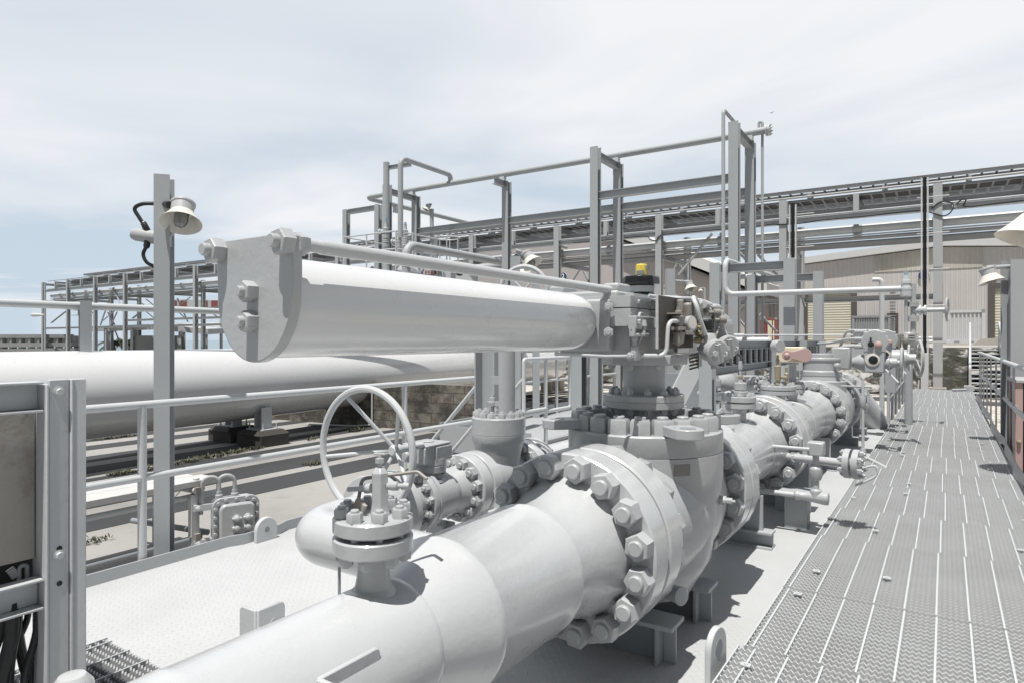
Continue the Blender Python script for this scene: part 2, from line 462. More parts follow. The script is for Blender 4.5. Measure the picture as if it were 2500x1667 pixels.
# ---------------------------------------------------------------- vent valve on the blind flange
t = thing('vent_valve', 'small needle valve block with T handle on a blind flange above the foreground pipe', 'valve', (XM, 1.115, -.45))
b = MB(); b.lathe((XM, 1.115, -.449), (0, 0, 1), [(0, .03), (0, .09), (.004, .094), (.031, .094), (.036, .089), (.036, 0)], 40)
b.lathe((XM, 1.115, -.459), (0, 0, 1), [(0, .055), (.011, .055)], 28)
f = obj('blind_flange', b, M['cast'], t)
nuts(f, (XM, 1.115, -.413), (0, 0, 1), .073, 8, nut_mesh(.033, .022, .008), .2)
sb = MB(); sb.cyl((0, 0, 0), (0, 0, .014), .009, n=10)
sm = mesh_of(sb, 'stud', M['cast'])
nuts(f, (XM, 1.115, -.462), (0, 0, 1), .073, 8, sm, .2, name='stud')
b = MB(); bz = -.405; cx, cy = XM + .012, 1.125
b.lathe((cx, cy, -.414), (0, 0, 1), [(0, .028), (.01, .024), (.03, .021), (.10, .021), (.112, .012)], 6, (1, .35, 0))
obj('valve_block', b, M['cast'], t, bevel=.0015)
b = MB(); b.lathe((cx, cy, -.304), (0, 0, 1), [(0, .006), (.012, .006), (.013, .011), (.024, .011), (.025, .005), (.033, .005)], 6)
b.cyl((cx - .012, cy - .006, -.270), (cx + .012, cy + .006, -.270), .003, n=8); obj('top_plug', b, M['cast'], t)
b = MB(); b.lathe((cx - .02, cy - .008, -.352), (-.92, -.3, -.1), [(0, .012), (.016, .012), (.018, .008), (.03, .008), (.03, .006), (.062, .006), (.064, .004)], 12); obj('side_spindle', b, M['cast'], t)
b = MB(); b.lathe((cx + .018, cy + .008, -.345), (.94, .3, .06), [(0, .009), (.014, .011), (.026, .011), (.028, .006), (.04, .006), (.042, .009), (.056, .007)], 12); obj('tube_fitting', b, M['galv'], t)
b = MB(); b.tube(fillet([(cx - .055, cy - .02, -.40), (cx - .06, cy - .0, -.335), (cx + .03, cy + .1, -.325), (cx + .06, cy + .1, -.34)], .015), .0045, 8); obj('lock_loop', b, M['grime'], t)
b = MB(); b.cbox((cx - .035, cy - .03, -.392), (.032, .010, .024), Matrix.Rotation(.5, 3, 'Y')); obj('tag_plate', b, M['rust'], t)
b = MB(); b.cyl((XM - .055, 1.06, -.50), (XM - .057, 1.06, -1.22), .0035, n=8); b.cyl((XM - .055, 1.06, -.515), (XM - .055, 1.06, -.495), .008, n=8); obj('drain_tube', b, M['dark_paint'], t)
# ================================================================ main valve
t = thing('ball_valve', 'largest grey valve with wide bolted bonnet, lifting lugs and flanges, beneath the long actuator cylinder', 'valve', (XM, YV, DECK))
b = MB()
b.lathe((XM, 0, ZM), YAX, [(2.33, .27), (2.36, .262), (2.42, .268), (2.5, .285), (2.6, .305), (2.7, .315), (2.88, .315), (2.98, .305), (3.08, .285), (3.16, .268), (3.22, .262), (3.25, .27)], 80, (0, 0, 1))
b.lathe((XM, YV, ZM), (0, 0, 1), [(-.37, .16), (-.36, .2), (-.2, .29), (0, .318), (.06, .322), (.10, .334), (.16, .34), (.264, .34), (.266, .336)], 80)
obj('valve_body', b, M['cast'], t)
b = MB(); b.lathe((XM, YV, 0), (0, 0, 1), [(-.476, .33), (-.474, .338), (-.470, .34), (-.392, .34), (-.386, .334), (-.386, 0)], 80)
bon = obj('bonnet', b, M['cast'], t)
def vdir(phi):
    return V((.376, -.926, 0)) * math.cos(phi) + V((.926, .376, 0)) * math.sin(phi)
lugs = [math.radians(a) for a in (-66, 24, 114, 204)]
for i in range(20):
    ph = math.radians(-3 + i * 18)
    d = vdir(ph)
    put('nut', nut_mesh(.08, .062, .014), bon, V((XM, YV, -.386)) + d * .285, (0, 0, 1), d)
for a in lugs:
    d = vdir(a); e = V((0, 0, 1)).cross(d); P = []
    for k in range(13):
        q = -PI / 2 + PI * k / 12; P.append((.41 + .062 * math.cos(q), .062 * math.sin(q)))
    P = [(.30, -.062)] + P + [(.30, .062)]
    b = MB(); b.ext(P, V((XM, YV, -.383)), d, e, (0, 0, .04)); lg = obj('lifting_lug', b, M['cast'], t, bevel=.004)
    hb = MB(); hb.lathe(V((XM, YV, -.384)) + d * .41, (0, 0, 1), [(0, .032), (.0425, .032)], 24); obj('lug_hole', hb, M['dark_paint'], lg)
main_flange(t, 2.205, 2.335, 1)
main_flange(t, 3.235, 3.365, -1)
b = MB()
b.lathe((XM, YV, 0), (0, 0, 1), [(-.388, .15), (-.375, .112), (-.36, .104), (-.305, .104), (-.299, .11), (-.299, .17), (-.295, .175), (-.270, .175), (-.269, .172), (-.267, .172), (-.266, .175), (-.243, .175), (-.239, .17), (-.239, .094), (-.23, .092), (-.11, .092)], 56)
nk = obj('stem_column', b, M['cast'], t)
for i in range(12):
    d = vdir(math.radians(6 + 30 * i)); nm = nut_mesh(.03, .02, .01)
    put('nut', nm, nk, V((XM, YV, -.239)) + d * .14, (0, 0, 1), d)
    put('nut', nm, nk, V((XM, YV, -.299)) + d * .14, (0, 0, -1), d)
b = MB(); b.lathe((XM + .325, YV + .07, -.69), (1, .12, 0), [(-.04, .02), (.02, .02), (.02, .014), (.045, .014)], 10); b.hexn((XM + .35, YV + .07, -.69), (1, .12, 0), .022, .02, stud=.014); obj('grease_fitting', b, M['galv'], t)
b = MB(); b.cbox((XM + .34 * .745, YV - .34 * .667, -.52), (.07, .004, .045), Matrix.Rotation(math.atan2(.745, .667), 3, 'Z')); obj('maker_plate', b, M['grime'], t)
b = MB(); b.lathe((XM + .27, YV - .32, -.985), (.9, -.42, .05), [(-.1, .025), (.0, .034), (.018, .036), (.02, .032), (.02, 0)], 24); obj('drain_boss', b, M['cast'], t)
# support saddles below it
for i, (yy, lab) in enumerate([(2.46, 'stubby steel support under the near end of the largest valve, front one'), (2.92, 'stubby steel support under the largest valve, farther of the two on the deck')]):
    s = thing('pipe_support', lab, 'support', (XM, yy, DECK), 'steel supports under the main line')
    b = MB(); b.box((-1.48, yy - .07, -1.105), (-.86, yy + .07, -1.087)); obj('top_plate', b, M['steel'], s, bevel=.003)
    b = MB(); b.box((-1.46, yy - .008, DECK), (-.93, yy + .008, -1.105)); obj('web', b, M['dark_paint'], s)
    for xx in (-.925, -1.46):
        b = MB(); b.box((xx - .006, yy - .062, DECK), (xx + .006, yy + .062, -1.105)); obj('leg_plate', b, M['steel'], s)
    b = MB(); b.box((-.915, yy - .006, DECK), (-.868, yy + .006, -1.105)); obj('stiffener', b, M['steel'], s)
# ================================================================ actuator
XA, ZA, RA = -1.266, .074, .114
t = thing('valve_actuator', 'long grey actuator cylinder with U shaped end plate and tie rods on the largest valve', 'actuator', (XM, YV, -.11))
b = MB(); b.lathe((XA, 0, ZA), YAX, [(.9, .04), (.9, RA), (2.27, RA), (2.32, .1125), (2.36, .106), (2.385, .093), (2.40, .075), (2.42, .07)], 72, (0, 0, 1)); obj('cylinder', b, M['vessel'], t)
P = [(-.134, .145), (-.12, .152), (.12, .152), (.134, .145), (.134, .06)]
for k in range(1, 20):
    q = PI * k / 20; P.append((.134 * math.cos(q) * (1 - .05 * math.sin(q)), .035 - .158 * math.sin(q) ** .9))
P.append((-.134, .06))
b = MB(); b.ext(P, (XA, .884, ZA), (1, 0, 0), (0, 0, 1), (0, .026, 0)); ep = obj('end_plate', b, M['cast'], t, bevel=.003)
for sx in (-1, 1): put('nut', nut_mesh(.05, .03, .017, sr=.58), ep, (XA + sx * .121, .884, .203), (0, -1, 0), (1, 0, .2))
for zz in (.105, .04): put('nut', nut_mesh(.041, .027, .013, sr=.56), ep, (XA, .884, zz), (0, -1, 0), (1, 0, .5))
b = MB()
for sx in (-1, 1): b.lathe((XA + sx * .121, .9, .203), YAX, [(0, .024), (.012, .026), (.025, .024)], 6)
obj('spacer_nuts', b, M['cast'], t)
for sx in (1,):
    b = MB(); b.lathe((XA + sx * .121, .905, .203), YAX, [(0, .0145), (.06, .0145), (.065, .0165), (1.58, .0165), (1.60, .022), (1.66, .022)], 20); obj('tie_rod', b, M['pipe'], t)
b = MB()
b.box((-1.38, 2.46, -.065), (-1.06, 3.12, .055)); b.box((-1.41, 2.42, .055), (-1.04, 3.14, .125)); b.box((-1.395, 2.435, .125), (-1.05, 3.13, .13)); b.box((-1.41, 2.42, .13), (-1.04, 3.14, .176)); b.box((-1.37, 2.5, .176), (-1.06, 3.1, .19)); b.box((-1.05, 2.98, -.06), (-.99, 3.1, .16))
for yy in (2.52, 2.9): b.ext([(0, 0), (.05, 0), (0, .09)], (-1.06, yy, .055), (1, 0, 0), (0, 0, -1), (0, .014, 0))
for yy in (2.5, 2.62, 2.74, 2.86): b.hexn((-1.04, yy, .153), (1, 0, 0), .018, .008)
hs = obj('yoke_housing', b, M['cast'], t, bevel=.009)
b = MB(); b.box((-1.42, 2.40, -.045), (-1.125, 2.465, .165)); b.box((-1.42, 2.43, .165), (-1.10, 2.62, .20)); b.box((-1.175, 2.45, .195), (-1.105, 2.58, .232)); b.box((-1.43, 2.45, .195), (-1.36, 2.58, .232)); obj('cylinder_mount', b, M['cast'], t, bevel=.01)
b = MB()
for p in ((-1.125, 2.40, .03), (-1.125, 2.40, .13), (-1.40, 2.40, .03)): b.hexn(p, (.35, -.93, 0), .038, .02, stud=.008)
obj('mount_bolts', b, M['cast'], t)
b = MB(); b.lathe((XM, YV, 0), (0, 0, 1), [(-.110, .12), (-.108, .185), (-.104, .19), (-.068, .19), (-.064, .185)], 8, (1, .41, 0)); fl = obj('mounting_flange', b, M['cast'], t, bevel=.004)
for i in range(8): put('bolt', nut_mesh(.026, .016, .006), fl, V((XM, YV, -.109)) + vdir(math.radians(22 + 45 * i)) * .155, (0, 0, -1))
b = MB(); b.box((-1.045, 2.405, .042), (-1.01, 2.66, .094)); b.ext([(-.024, 0), (.024, 0), (.012, .018), (-.012, .018)], (-1.025, 2.475, .093), (0, 1, 0), (0, 0, 1), (.012, 0, 0)); b.box((-1.04, 2.405, .012), (-1.015, 2.417, .045)); b.tube([(-1.015, 2.412, .02), (-1.01, 2.53, .02)], .008, 8); obj('stop_bracket', b, M['cast'], t, bevel=.003)
b = MB(); b.hexn((-1.01, 2.43, .07), (1, 0, 0), .02, .01); b.lathe((-1.005, 2.475, .02), (0, 0, 1), [(0, .007), (.03, .006), (.035, .012), (.06, .008)], 10); obj('stop_screw', b, M['cast'], t)
b = MB(); b.lathe((XA, 0, ZA + .0), YAX, [(3.13, .08), (3.15, .115), (4.35, .115), (4.40, .09), (4.42, .04)], 48, (0, 0, 1)); obj('spring_can', b, M['pipe'], t)
b = MB(); b.ext([(-.16, 0), (.09, 0), (.09, .02), (.02, .075), (-.06, .085), (-.16, .05)], (-.968, 3.0, .10), (0, 1, 0), (0, 0, 1), (.06, 0, 0)); obj('cover_hood', b, M['cast'], t, bevel=.012)
b = MB(); b.lathe((XM - .01, YV - .02, .19), (0, 0, 1), [(0, .05), (.008, .066), (.02, .062), (.022, .055), (.052, .058), (.056, .078), (.06, .086), (.088, .084), (.094, .078), (.094, 0)], 8, (1, .3, 0)); sw = obj('limit_switch', b, M['bbox'], t, bevel=.003)
b = MB(); b.lathe((XM - .01, YV - .02, .19), (0, 0, 1), [(.022, .061), (.05, .064)], 8, (1, .3, 0)); obj('switch_body', b, M['galv'], sw)
b = MB(); b.lathe((XM - .085, YV - .075, .225), (-.4, -.9, .1), [(0, .012), (.01, .02), (.018, .02), (.018, .008), (.004, .008)], 14); obj('cable_gland', b, M['vessel'], sw)
b = MB(); b.lathe((XM - .005, YV - .02, .283), (0, 0, 1), [(0, .028), (.02, .028), (.052, .026), (.056, .02), (.056, 0)], 8, (1, .1, 0)); ind = obj('position_indicator', b, M['yellow'], t, bevel=.002)
b = MB(); b.cbox((XM + .0, YV - .046, .298), (.032, .006, .02)); b.cbox((XM + .022, YV - .016, .322), (.008, .024, .02)); obj('indicator_window', b, M['dark_paint'], ind)
# control panel with regulator, gauge, solenoids
XP = -.955
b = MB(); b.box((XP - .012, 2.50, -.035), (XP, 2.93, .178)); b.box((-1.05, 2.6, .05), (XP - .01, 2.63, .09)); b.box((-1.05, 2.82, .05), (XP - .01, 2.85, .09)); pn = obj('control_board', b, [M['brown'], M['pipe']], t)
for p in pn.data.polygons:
    if abs(p.normal.x) < .5: p.material_index = 1  # paler paint gives the plate edges their lit look; faces stay brown
def on(y, z, dx=0): return V((XP + dx, y, z))
b = MB(); b.lathe(on(2.635, -.012, .035), (0, 0, 1), [(-.012, .004), (-.006, .01), (0, .022), (.042, .026), (.045, .016), (.052, .016), (.053, .03), (.066, .03), (.067, .016), (.072, .02), (.10, .024), (.104, .028), (.11, .028), (.112, .016), (.132, .014), (.134, .009), (.148, .009)], 18); b.cbox(on(2.635, .047, .035), (.04, .06, .013)); b.cbox(on(2.635, .108, .025), (.05, .085, .006)); obj('air_regulator', b, M['grime'], t)
b = MB(); b.lathe(on(2.70, .068, .05), (.93, -.35, .05), [(-.02, .006), (0, .028), (.004, .031), (.026, .031), (.028, .028), (.028, 0)], 24); gg = obj('pressure_gauge', b, M['galv'], t)
b = MB(); b.lathe(on(2.70, .068, .05) + V((.93, -.35, .05)).normalized() * .0285, (.93, -.35, .05), [(0, .025), (.001, 0)], 24); obj('gauge_face', b, M['lampw'], gg)
b = MB(); b.lathe(on(2.70, .115, .02), (0, 0, 1), [(0, .008), (.004, .014), (.05, .015), (.055, .01)], 12); b.lathe(on(2.77, .06, .03), (0, 0, 1), [(0, .02), (.09, .022), (.1, .014)], 14); b.cbox(on(2.79, .12, .03), (.06, .05, .07)); b.cbox(on(2.87, .09, .03), (.05, .06, .09)); b.cbox(on(2.83, .03, .04), (.05, .16, .018)); obj('pilot_valves', b, M['grime'], t, bevel=.002)
b = MB()
for (y, z, x) in ((2.76, .058, .06), (2.80, .03, .055), (2.82, .055, .05), (2.86, .03, .06), (2.9, .04, .05), (2.78, .0, .06), (2.9, -.005, .05), (2.87, .02, .09), (2.93, .02, .06)):
    b.hexn(on(y, z, x), (.7, -.5, random.uniform(-.3, .3)), .024, .03, stud=.02); b.cyl(on(y, z, x), on(y + .05, z, x - .01), .008, n=8)
obj('tube_fittings', b, M['brass'], t)
b = MB(); b.cbox(on(2.9, .03, .1), (.012, .02, .15)); b.cbox(on(2.87, .0, .08), (.05, .06, .03)); obj('valve_manifold', b, M['bbox'], t)
for (y, z, dy) in ((2.93, .158, .12), (2.95, .135, .16)):
    b = MB(); b.tube([on(y, z, .05), on(y + dy * .6, z - .012, .075)], .006, 8); b.lathe(on(y + dy * .5, z - .008, .07), (.16, 1, -.1), [(0, .006), (.02, .018), (.05, .02), (.066, .014), (.07, 0)], 14); b.lathe(on(y - .01, z, .05), (.16, 1, -.1), [(0, .018), (.03, .02), (.032, .01)], 14); obj('pilot_lever', b, M['galv'], t)
for (y, z) in ((2.90, .12), (2.99, .09)):
    b = MB(); b.lathe(on(y, z, .08), (.7, .6, 0), [(0, .009), (.02, .009), (.021, .017), (.05, .018), (.052, .006)], 14); obj('solenoid_knob', b, M['grime'], t)
for k, (y, z, x, s) in enumerate(((2.80, -.047, .13, 1.0), (3.05, -.028, .11, 1.0))):
    b = MB(); ax = V((.75, -.62, -.1)).normalized(); o = on(y, z, x)
    b.lathe(o, ax, [(-.07, .02), (-.06, .036), (-.03, .048), (.01, .05), (.012, .053), (.03, .053), (.036, .046), (.036, 0)], 28)
    b.lathe(o + V((-.02, .01, .02)), V((-.1, -.1, 1)), [(0, .04), (.045, .03), (.06, .02)], 18); b.lathe(o + V((.0, .0, -.03)), (.1, 0, -1), [(0, .03), (.025, .02), (.03, .014), (.045, .014), (.046, .008)], 14)
    sh = obj('junction_housing', b, M['galv'], t)
    b = MB(); c = o + ax * .036; u, v, w = basis(ax)
    for a in range(3): b.tube(fillet([c + (u * math.cos(a * 2.1) + v * math.sin(a * 2.1)) * .034, c + (u * math.cos(a * 2.1) + v * math.sin(a * 2.1)) * .034 + ax * .014, c + (u * math.cos(a * 2.1 + .5) + v * math.sin(a * 2.1 + .5)) * .034 + ax * .014, c + (u * math.cos(a * 2.1 + .5) + v * math.sin(a * 2.1 + .5)) * .034], .006), .004, 6)
    b.hexn(o + V((.02, -.045, -.01)), (.5, -.85, 0), .024, .012); obj('cap_lugs', b, M['galv'], sh)
    b = MB(); b.lathe(o + V((-.024, .008, .075)), V((-.1, -.1, 1)), [(0, .022), (.01, .026), (.02, .022), (.03, .027), (.055, .026), (.06, .02)], 16); obj('cable_boot', b, M['black'] if k == 0 else M['galv'], sh)
b = MB(); b.tube(smooth_path([on(2.77, .025, .105), on(2.74, .09, .09), on(2.73, .14, .08), on(2.75, .175, .06), on(2.80, .178, .05), on(2.88, .155, .04)]), .010, 10); obj('conduit', b, M['rail'], t)
b = MB(); b.tube(smooth_path([on(3.04, .07, .1), on(3.05, .11, .09), on(3.02, .15, .07), on(2.93, .175, .03), on(2.80, .18, -.02), on(2.72, .182, -.06)]), .011, 10); obj('conduit', b, M['rail'], t)
b = MB(); b.tube(smooth_path([on(2.98, .15, .04), on(2.88, .182, .02), on(2.72, .178, -.02), on(2.6, .185, -.08)]), .007, 8); b.tube(smooth_path([on(2.55, .165, -.02), on(2.62, .168, -.06), on(2.70, .17, -.08)]), .008, 8); obj('conduit', b, M['rail'], t)
zt = -.062
b = MB(); b.tube(fillet([(-1.20, 2.10, zt + .012), (-1.09, 2.29, zt), (-1.03, 2.40, zt)], .1), .006, 8); b.tube(fillet([(-1.03, 2.46, zt), (-.935, 2.535, zt), (-.93, 2.545, .075), (XP + .04, 2.615, .078)], .035), .0085, 10); obj('air_tube', b, M['rail'], t)
b = MB()
for y in (2.375, 2.395, 2.465, 2.485): b.lathe((-1.03, y, zt), YAX, [(0, .008), (.002, .013), (.012, .013), (.014, .009)], 6)
b.cbox((-1.03, 2.437, zt), (.03, .05, .034)); b.lathe((-1.03, 2.437, zt + .014), (0, 0, 1), [(0, .012), (.002, .017), (.022, .017), (.024, .010), (.045, .010), (.047, .014), (.062, .013), (.064, .004), (.09, .003)], 6)
b.cyl((-1.03, 2.405, zt + .10), (-1.03, 2.47, zt + .10), .004, n=8); obj('shutoff_valve', b, M['cast'], t, bevel=.001)
# ================================================================ main line beyond the valve
def small_nozzle(t, y, rn, rf, ztop, top=True, n=8, label=None, nm=(.03, .02, .006), cap=None):
    """branch with a pair of flanges; the upper disc and what stands on it form their own thing"""
    b = MB(); zf = ztop
    b.lathe((XM, y, ZM), (0, 0, 1), [(.15, rn * 1.35), (.20, rn * 1.3), (.215, rn), (zf - .075 - ZM, rn), (zf - .062 - ZM, rn * 1.4), (zf - .06 - ZM, rf), (zf - .03 - ZM, rf), (zf - .028 - ZM, rf * .5)], 32)
    o = obj('nozzle', b, M['cast'], t)
    nuts(o, (XM, y, zf - .06), (0, 0, -1), rf * .78, n, nut_mesh(*nm), .2)
    return o
t = thing('pipe_spool', 'short pipe spool between the largest valve and the next bolted flange, with one instrument nozzle', 'pipe', (XM, 4, ZM))
b = MB(); b.lathe((XM, 0, ZM), YAX, [(3.505, .25), (3.54, .238), (3.6, .219), (3.68, .205), (3.72, .204), (3.722, .207), (3.74, .207), (3.742, .205), (4.50, .205), (4.502, .208), (4.52, .208), (4.522, .205), (4.6, .206), (4.7, .219), (4.76, .238), (4.79, .25)], 80, (0, 0, 1)); obj('pipe_body', b, M['pipe'], t)
main_flange(t, 3.378, 3.505, 1)
main_flange(t, 4.785, 4.905, -1)
small_nozzle(t, 4.45, .036, .098, -.385)
s = thing('sensor_fitting', 'stepped round cap on a small flange pair, nozzle just behind the largest valve', 'fitting', (XM, 4.45, -.41))
b = MB(); b.lathe((XM, 4.45, -.407), (0, 0, 1), [(0, .05), (0, .094), (.003, .098), (.034, .098), (.037, .094), (.037, .04), (.04, .046), (.068, .047), (.072, .042), (.072, .034), (.078, .034), (.080, .041), (.125, .041), (.128, .037), (.128, .016), (.14, .014), (.155, .012), (.156, .009), (.215, .008), (.216, .012), (.25, .013), (.27, .01)], 36)
f = obj('flange_cap', b, M['cast'], s)
nuts(f, (XM, 4.45, -.370), (0, 0, 1), .076, 8, nut_mesh(.03, .018, .006), .2)
b = MB(); b.lathe((XM, 4.45, -.407), (0, 0, 1), [(.15, .014), (.16, .017), (.172, .015), (.175, .008), (.19, .008)], 8); obj('brass_gland', b, M['brass'], s)
b = MB(); b.tube(smooth_path([(XM, 4.45, -.14), (XM - .01, 4.47, -.10), (XM - .12, 4.44, -.06), (XM - .3, 4.3, -.055)]), .008, 8); obj('sensor_cable', b, M['black'], s)
# flange with two rings (orifice carrier)
t = thing('pipe_spool', 'middle pipe spool between two big bolted flanges, with two close instrument nozzles', 'pipe', (XM, 6, ZM))
b = MB(); b.lathe((XM, 0, ZM), YAX, [(5.18, .25), (5.22, .238), (5.28, .219), (5.36, .205), (6.1, .205), (6.103, .208), (6.125, .208), (6.128, .205), (6.72, .205), (6.85, .212), (6.97, .235), (7.03, .25)], 80, (0, 0, 1)); obj('pipe_body', b, M['pipe'], t)
b = MB(); b.lathe((XM, 0, ZM), YAX, [(4.91, .30), (4.911, .333), (4.945, .333), (4.946, .32), (4.955, .32), (4.956, .333), (4.985, .333), (4.986, .30), (4.995, .30)], 80, (0, 0, 1)); obj('orifice_plate', b, M['pipe'], t)
main_flange(t, 4.995, 5.115, 1)
main_flange(t, 7.06, 7.185, -1)
small_nozzle(t, 5.62, .045, .135, -.375)
small_nozzle(t, 6.22, .04, .10, -.40)
s = thing('gauge_stand', 'round pressure gauge with brass valves on a wide round flange, mid pipeline', 'gauge', (XM, 5.62, -.4))
b = MB(); b.lathe((XM, 5.62, -.40), (0, 0, 1), [(0, .05), (0, .132), (.003, .135), (.03, .135), (.033, .13), (.033, 0)], 40); f = obj('flange_cap', b, M['cast'], s)
nuts(f, (XM, 5.62, -.367), (0, 0, 1), .105, 10, nut_mesh(.03, .018, .008), .1)
b = MB(); b.lathe((XM, 5.6, -.36), (0, 0, 1), [(0, .018), (.03, .014), (.04, .022), (.15, .024), (.16, .012), (.18, .012), (.2, .018), (.21, .01), (.24, .01)], 12); b.lathe((XM + .02, 5.62, -.30), (.8, -.5, 0), [(0, .012), (.03, .012), (.031, .018), (.05, .018), (.06, .008)], 10); b.lathe((XM + .06, 5.64, -.36), (0, 0, 1), [(0, .014), (.05, .012), (.06, .02), (.09, .018), (.1, .01), (.14, .01)], 10); obj('valve_manifold', b, M['brass'], s)
b = MB(); b.lathe((XM, 5.6, -.05), (.75, -.66, 0), [(-.03, .045), (-.028, .05), (.03, .05), (.035, .045), (.035, 0)], 28); obj('gauge_case', b, M['galv'], s)
s = thing('limit_switch_box', 'cream box with faded red lever arm on a flanged stem before the second valve', 'switch box', (XM, 6.22, -.41))
b = MB(); b.lathe((XM, 6.22, -.425), (0, 0, 1), [(0, .05), (0, .097), (.003, .10), (.034, .10), (.037, .095), (.037, .04), (.05, .042), (.06, .032), (.20, .032), (.21, .05), (.225, .05)], 36); f = obj('stem', b, M['cast'], s)
nuts(f, (XM, 6.22, -.388), (0, 0, 1), .078, 8, nut_mesh(.028, .018, .006), .2)
b = MB(); b.box((XM - .12, 6.12, -.195), (XM + .10, 6.30, -.06)); obj('housing', b, M['cream'], s, bevel=.008)
b = MB(); o = V((XM + .01, 6.1, -.13)); P = []
for k in range(17):
    q = PI / 2 + PI * k / 16; P.append((.035 * math.cos(q) - .04, .045 * math.sin(q)))
P += [(0, -.03)]
for k in range(17):
    q = -2.2 + 4.4 * k / 16; P.append((.105 + .06 * math.cos(q), .06 * math.sin(q)))
P += [(0, .03)]
b.ext(P, o, V((.95, .3, 0)), V((0, 0, 1)), V((.3, -.95, 0)).normalized() * .03); b.lathe(o + V((-.03, -.03, 0)), (.3, -.95, 0), [(0, .025), (.02, .022), (.03, .01)], 12); obj('lever_arm', b, M['pink'], s, bevel=.003)
# ---------------------------------------------------------------- second valve with gear operator
t = thing('ball_valve', 'second valve down the main line with a low round gear operator on top', 'valve', (XM, 7.8, DECK))
b = MB(); b.lathe((XM, 0, ZM), YAX, [(7.33, .26), (7.4, .27), (7.6, .31), (8.0, .31), (8.2, .27), (8.27, .26)], 64, (0, 0, 1)); b.lathe((XM, 7.8, ZM), (0, 0, 1), [(0, .25), (.30, .25), (.31, .21), (.36, .20)], 48); obj('valve_body', b, M['cast'], t)
main_flange(t, 7.2, 7.325, 1, nut=False); main_flange(t, 8.27, 8.395, -1)
b = MB(); b.lathe((XM, 7.8, -.385), (0, 0, 1), [(0, .2), (.004, .205), (.05, .205), (.052, .198), (.06, .19), (.165, .19), (.168, .2), (.19, .2), (.194, .12), (.235, .12), (.24, .115), (.24, 0)], 44)
g = obj('gear_operator', b, M['cast'], t, bevel=.003)
for i in range(10): put('bolt', nut_mesh(.028, .018, .012), g, V((XM, 7.8, -.386)) + vdir(.3 + i * .628) * .18, (0, 0, -1))
b = MB(); b.lathe((XM + .16, 7.68, -.27), (.7, -.7, 0), [(0, .03), (.05, .03), (.055, .02)], 12); b.box((XM - .30, 7.66, -.33), (XM - .16, 7.8, -.2)); b.torus((XM - .16, 7.68, -.175), (.3, 1, 0), .022, .006, 20); obj('operator_boss', b, M['cast'], t, bevel=.006)
t = thing('pipe_spool', 'farthest main line spool with flange pair, ending in an elbow beside the walkway', 'pipe', (XM, 9.5, ZM))
b = MB(); b.lathe((XM, 0, ZM), YAX, [(8.53, .25), (8.6, .22), (8.68, .205), (8.95, .205), (9.05, .22), (9.12, .25)], 64, (0, 0, 1)); b.tube(fillet([(XM, 9.5, ZM), (XM, 10.35, ZM), (XM + .24, 10.72, -1.15), (XM + .28, 10.8, -1.6)], .42, 10), .205, 36); obj('pipe_body', b, M['pipe'], t)
main_flange(t, 8.405, 8.53, 1, nut=False); main_flange(t, 9.12, 9.24, -1); main_flange(t, 9.26, 9.38, 1, nut=False)
b = MB(); b.lathe((XM, 0, ZM), YAX, [(9.38, .25), (9.42, .22), (9.5, .205), (9.55, .205)], 64, (0, 0, 1)); obj('weld_neck', b, M['pipe'], t)
# supports down the line
for yy, lab in ((4.15, 'steel support below the spool behind the largest valve, beside the drain pipe'), (5.25, 'plate saddle support under the double ring flange'), (6.95, 'tall plate support below the flange before the second valve'), (8.75, 'plate support just beyond the second valve'), (9.75, 'wide grey plate support under the farthest elbow')):
    s = thing('pipe_support', lab, 'support', (XM, yy, DECK), 'steel supports under the main line')
    zt = ZM - .2
    b = MB(); b.box((XM - .21, yy - .01, DECK + .1), (XM + .21, yy + .01, zt)); b.box((XM - .012, yy - .12, DECK + .1), (XM + .012, yy + .12, zt)); obj('saddle_plate', b, M['steel'], s)
    b = MB(); b.beam((XM - .35, yy, DECK + .05), (XM + .27, yy, DECK + .05), .1, .11, .012, .01); obj('sole_beam', b, M['steel'], s)
# ---------------------------------------------------------------- drain assembly beside the spool
s = thing('drain_assembly', 'small drain pipe with square cap, elbows and blind flange at the walkway edge', 'pipe', (-.70, 4.55, DECK))
b = MB(); b.tube([(XM, 4.5, -.69), (-.72, 4.5, -.69)], .012, 10); b.tube([(-.69, 4.55, -.70), (-.69, 4.55, -.98)], .02, 14); b.tube([(XM, 4.55, -1.0), (-.68, 4.55, -1.0)], .018, 12); b.tube([(XM, 4.85, -.80), (-.50, 4.62, -.78)], .028, 14)
obj('pipe_run', b, M['pipe'], s)
b = MB(); b.box((-.735, 4.50, -.73), (-.64, 4.60, -.645)); b.lathe((-.69, 4.55, -.85), (0, 0, 1), [(-.04, .03), (0, .042), (.04, .04), (.05, .025)], 14); b.lathe((-.70, 4.55, -1.0), (1, 0, 0), [(-.12, .026), (-.1, .034), (-.08, .026), (-.03, .03), (.06, .042), (.085, .042)], 14); b.lathe((-.69, 4.55, -1.0), (0, 0, 1), [(0, .036), (.05, .034), (.055, .024)], 14); obj('fittings', b, M['cast'], s, bevel=.008)
ax = V((1, -.12, 0)).normalized(); o = V((-.53, 4.615, -.775))
b = MB(); b.lathe(o, ax, [(0, .03), (0, .092), (.035, .092), (.035, .04), (.05, .04), (.05, .092), (.085, .092), (.085, 0)], 28); f = obj('blind_flange', b, M['cast'], s)
u, v, w = basis(ax)
for k in range(6):
    p = o + (u * math.cos(k * 1.047) + v * math.sin(k * 1.047)) * .066
    put('nut', nut_mesh(.034, .022, .01), f, p + ax * .085, ax); put('nut', nut_mesh(.034, .022, .01), f, p, -ax)
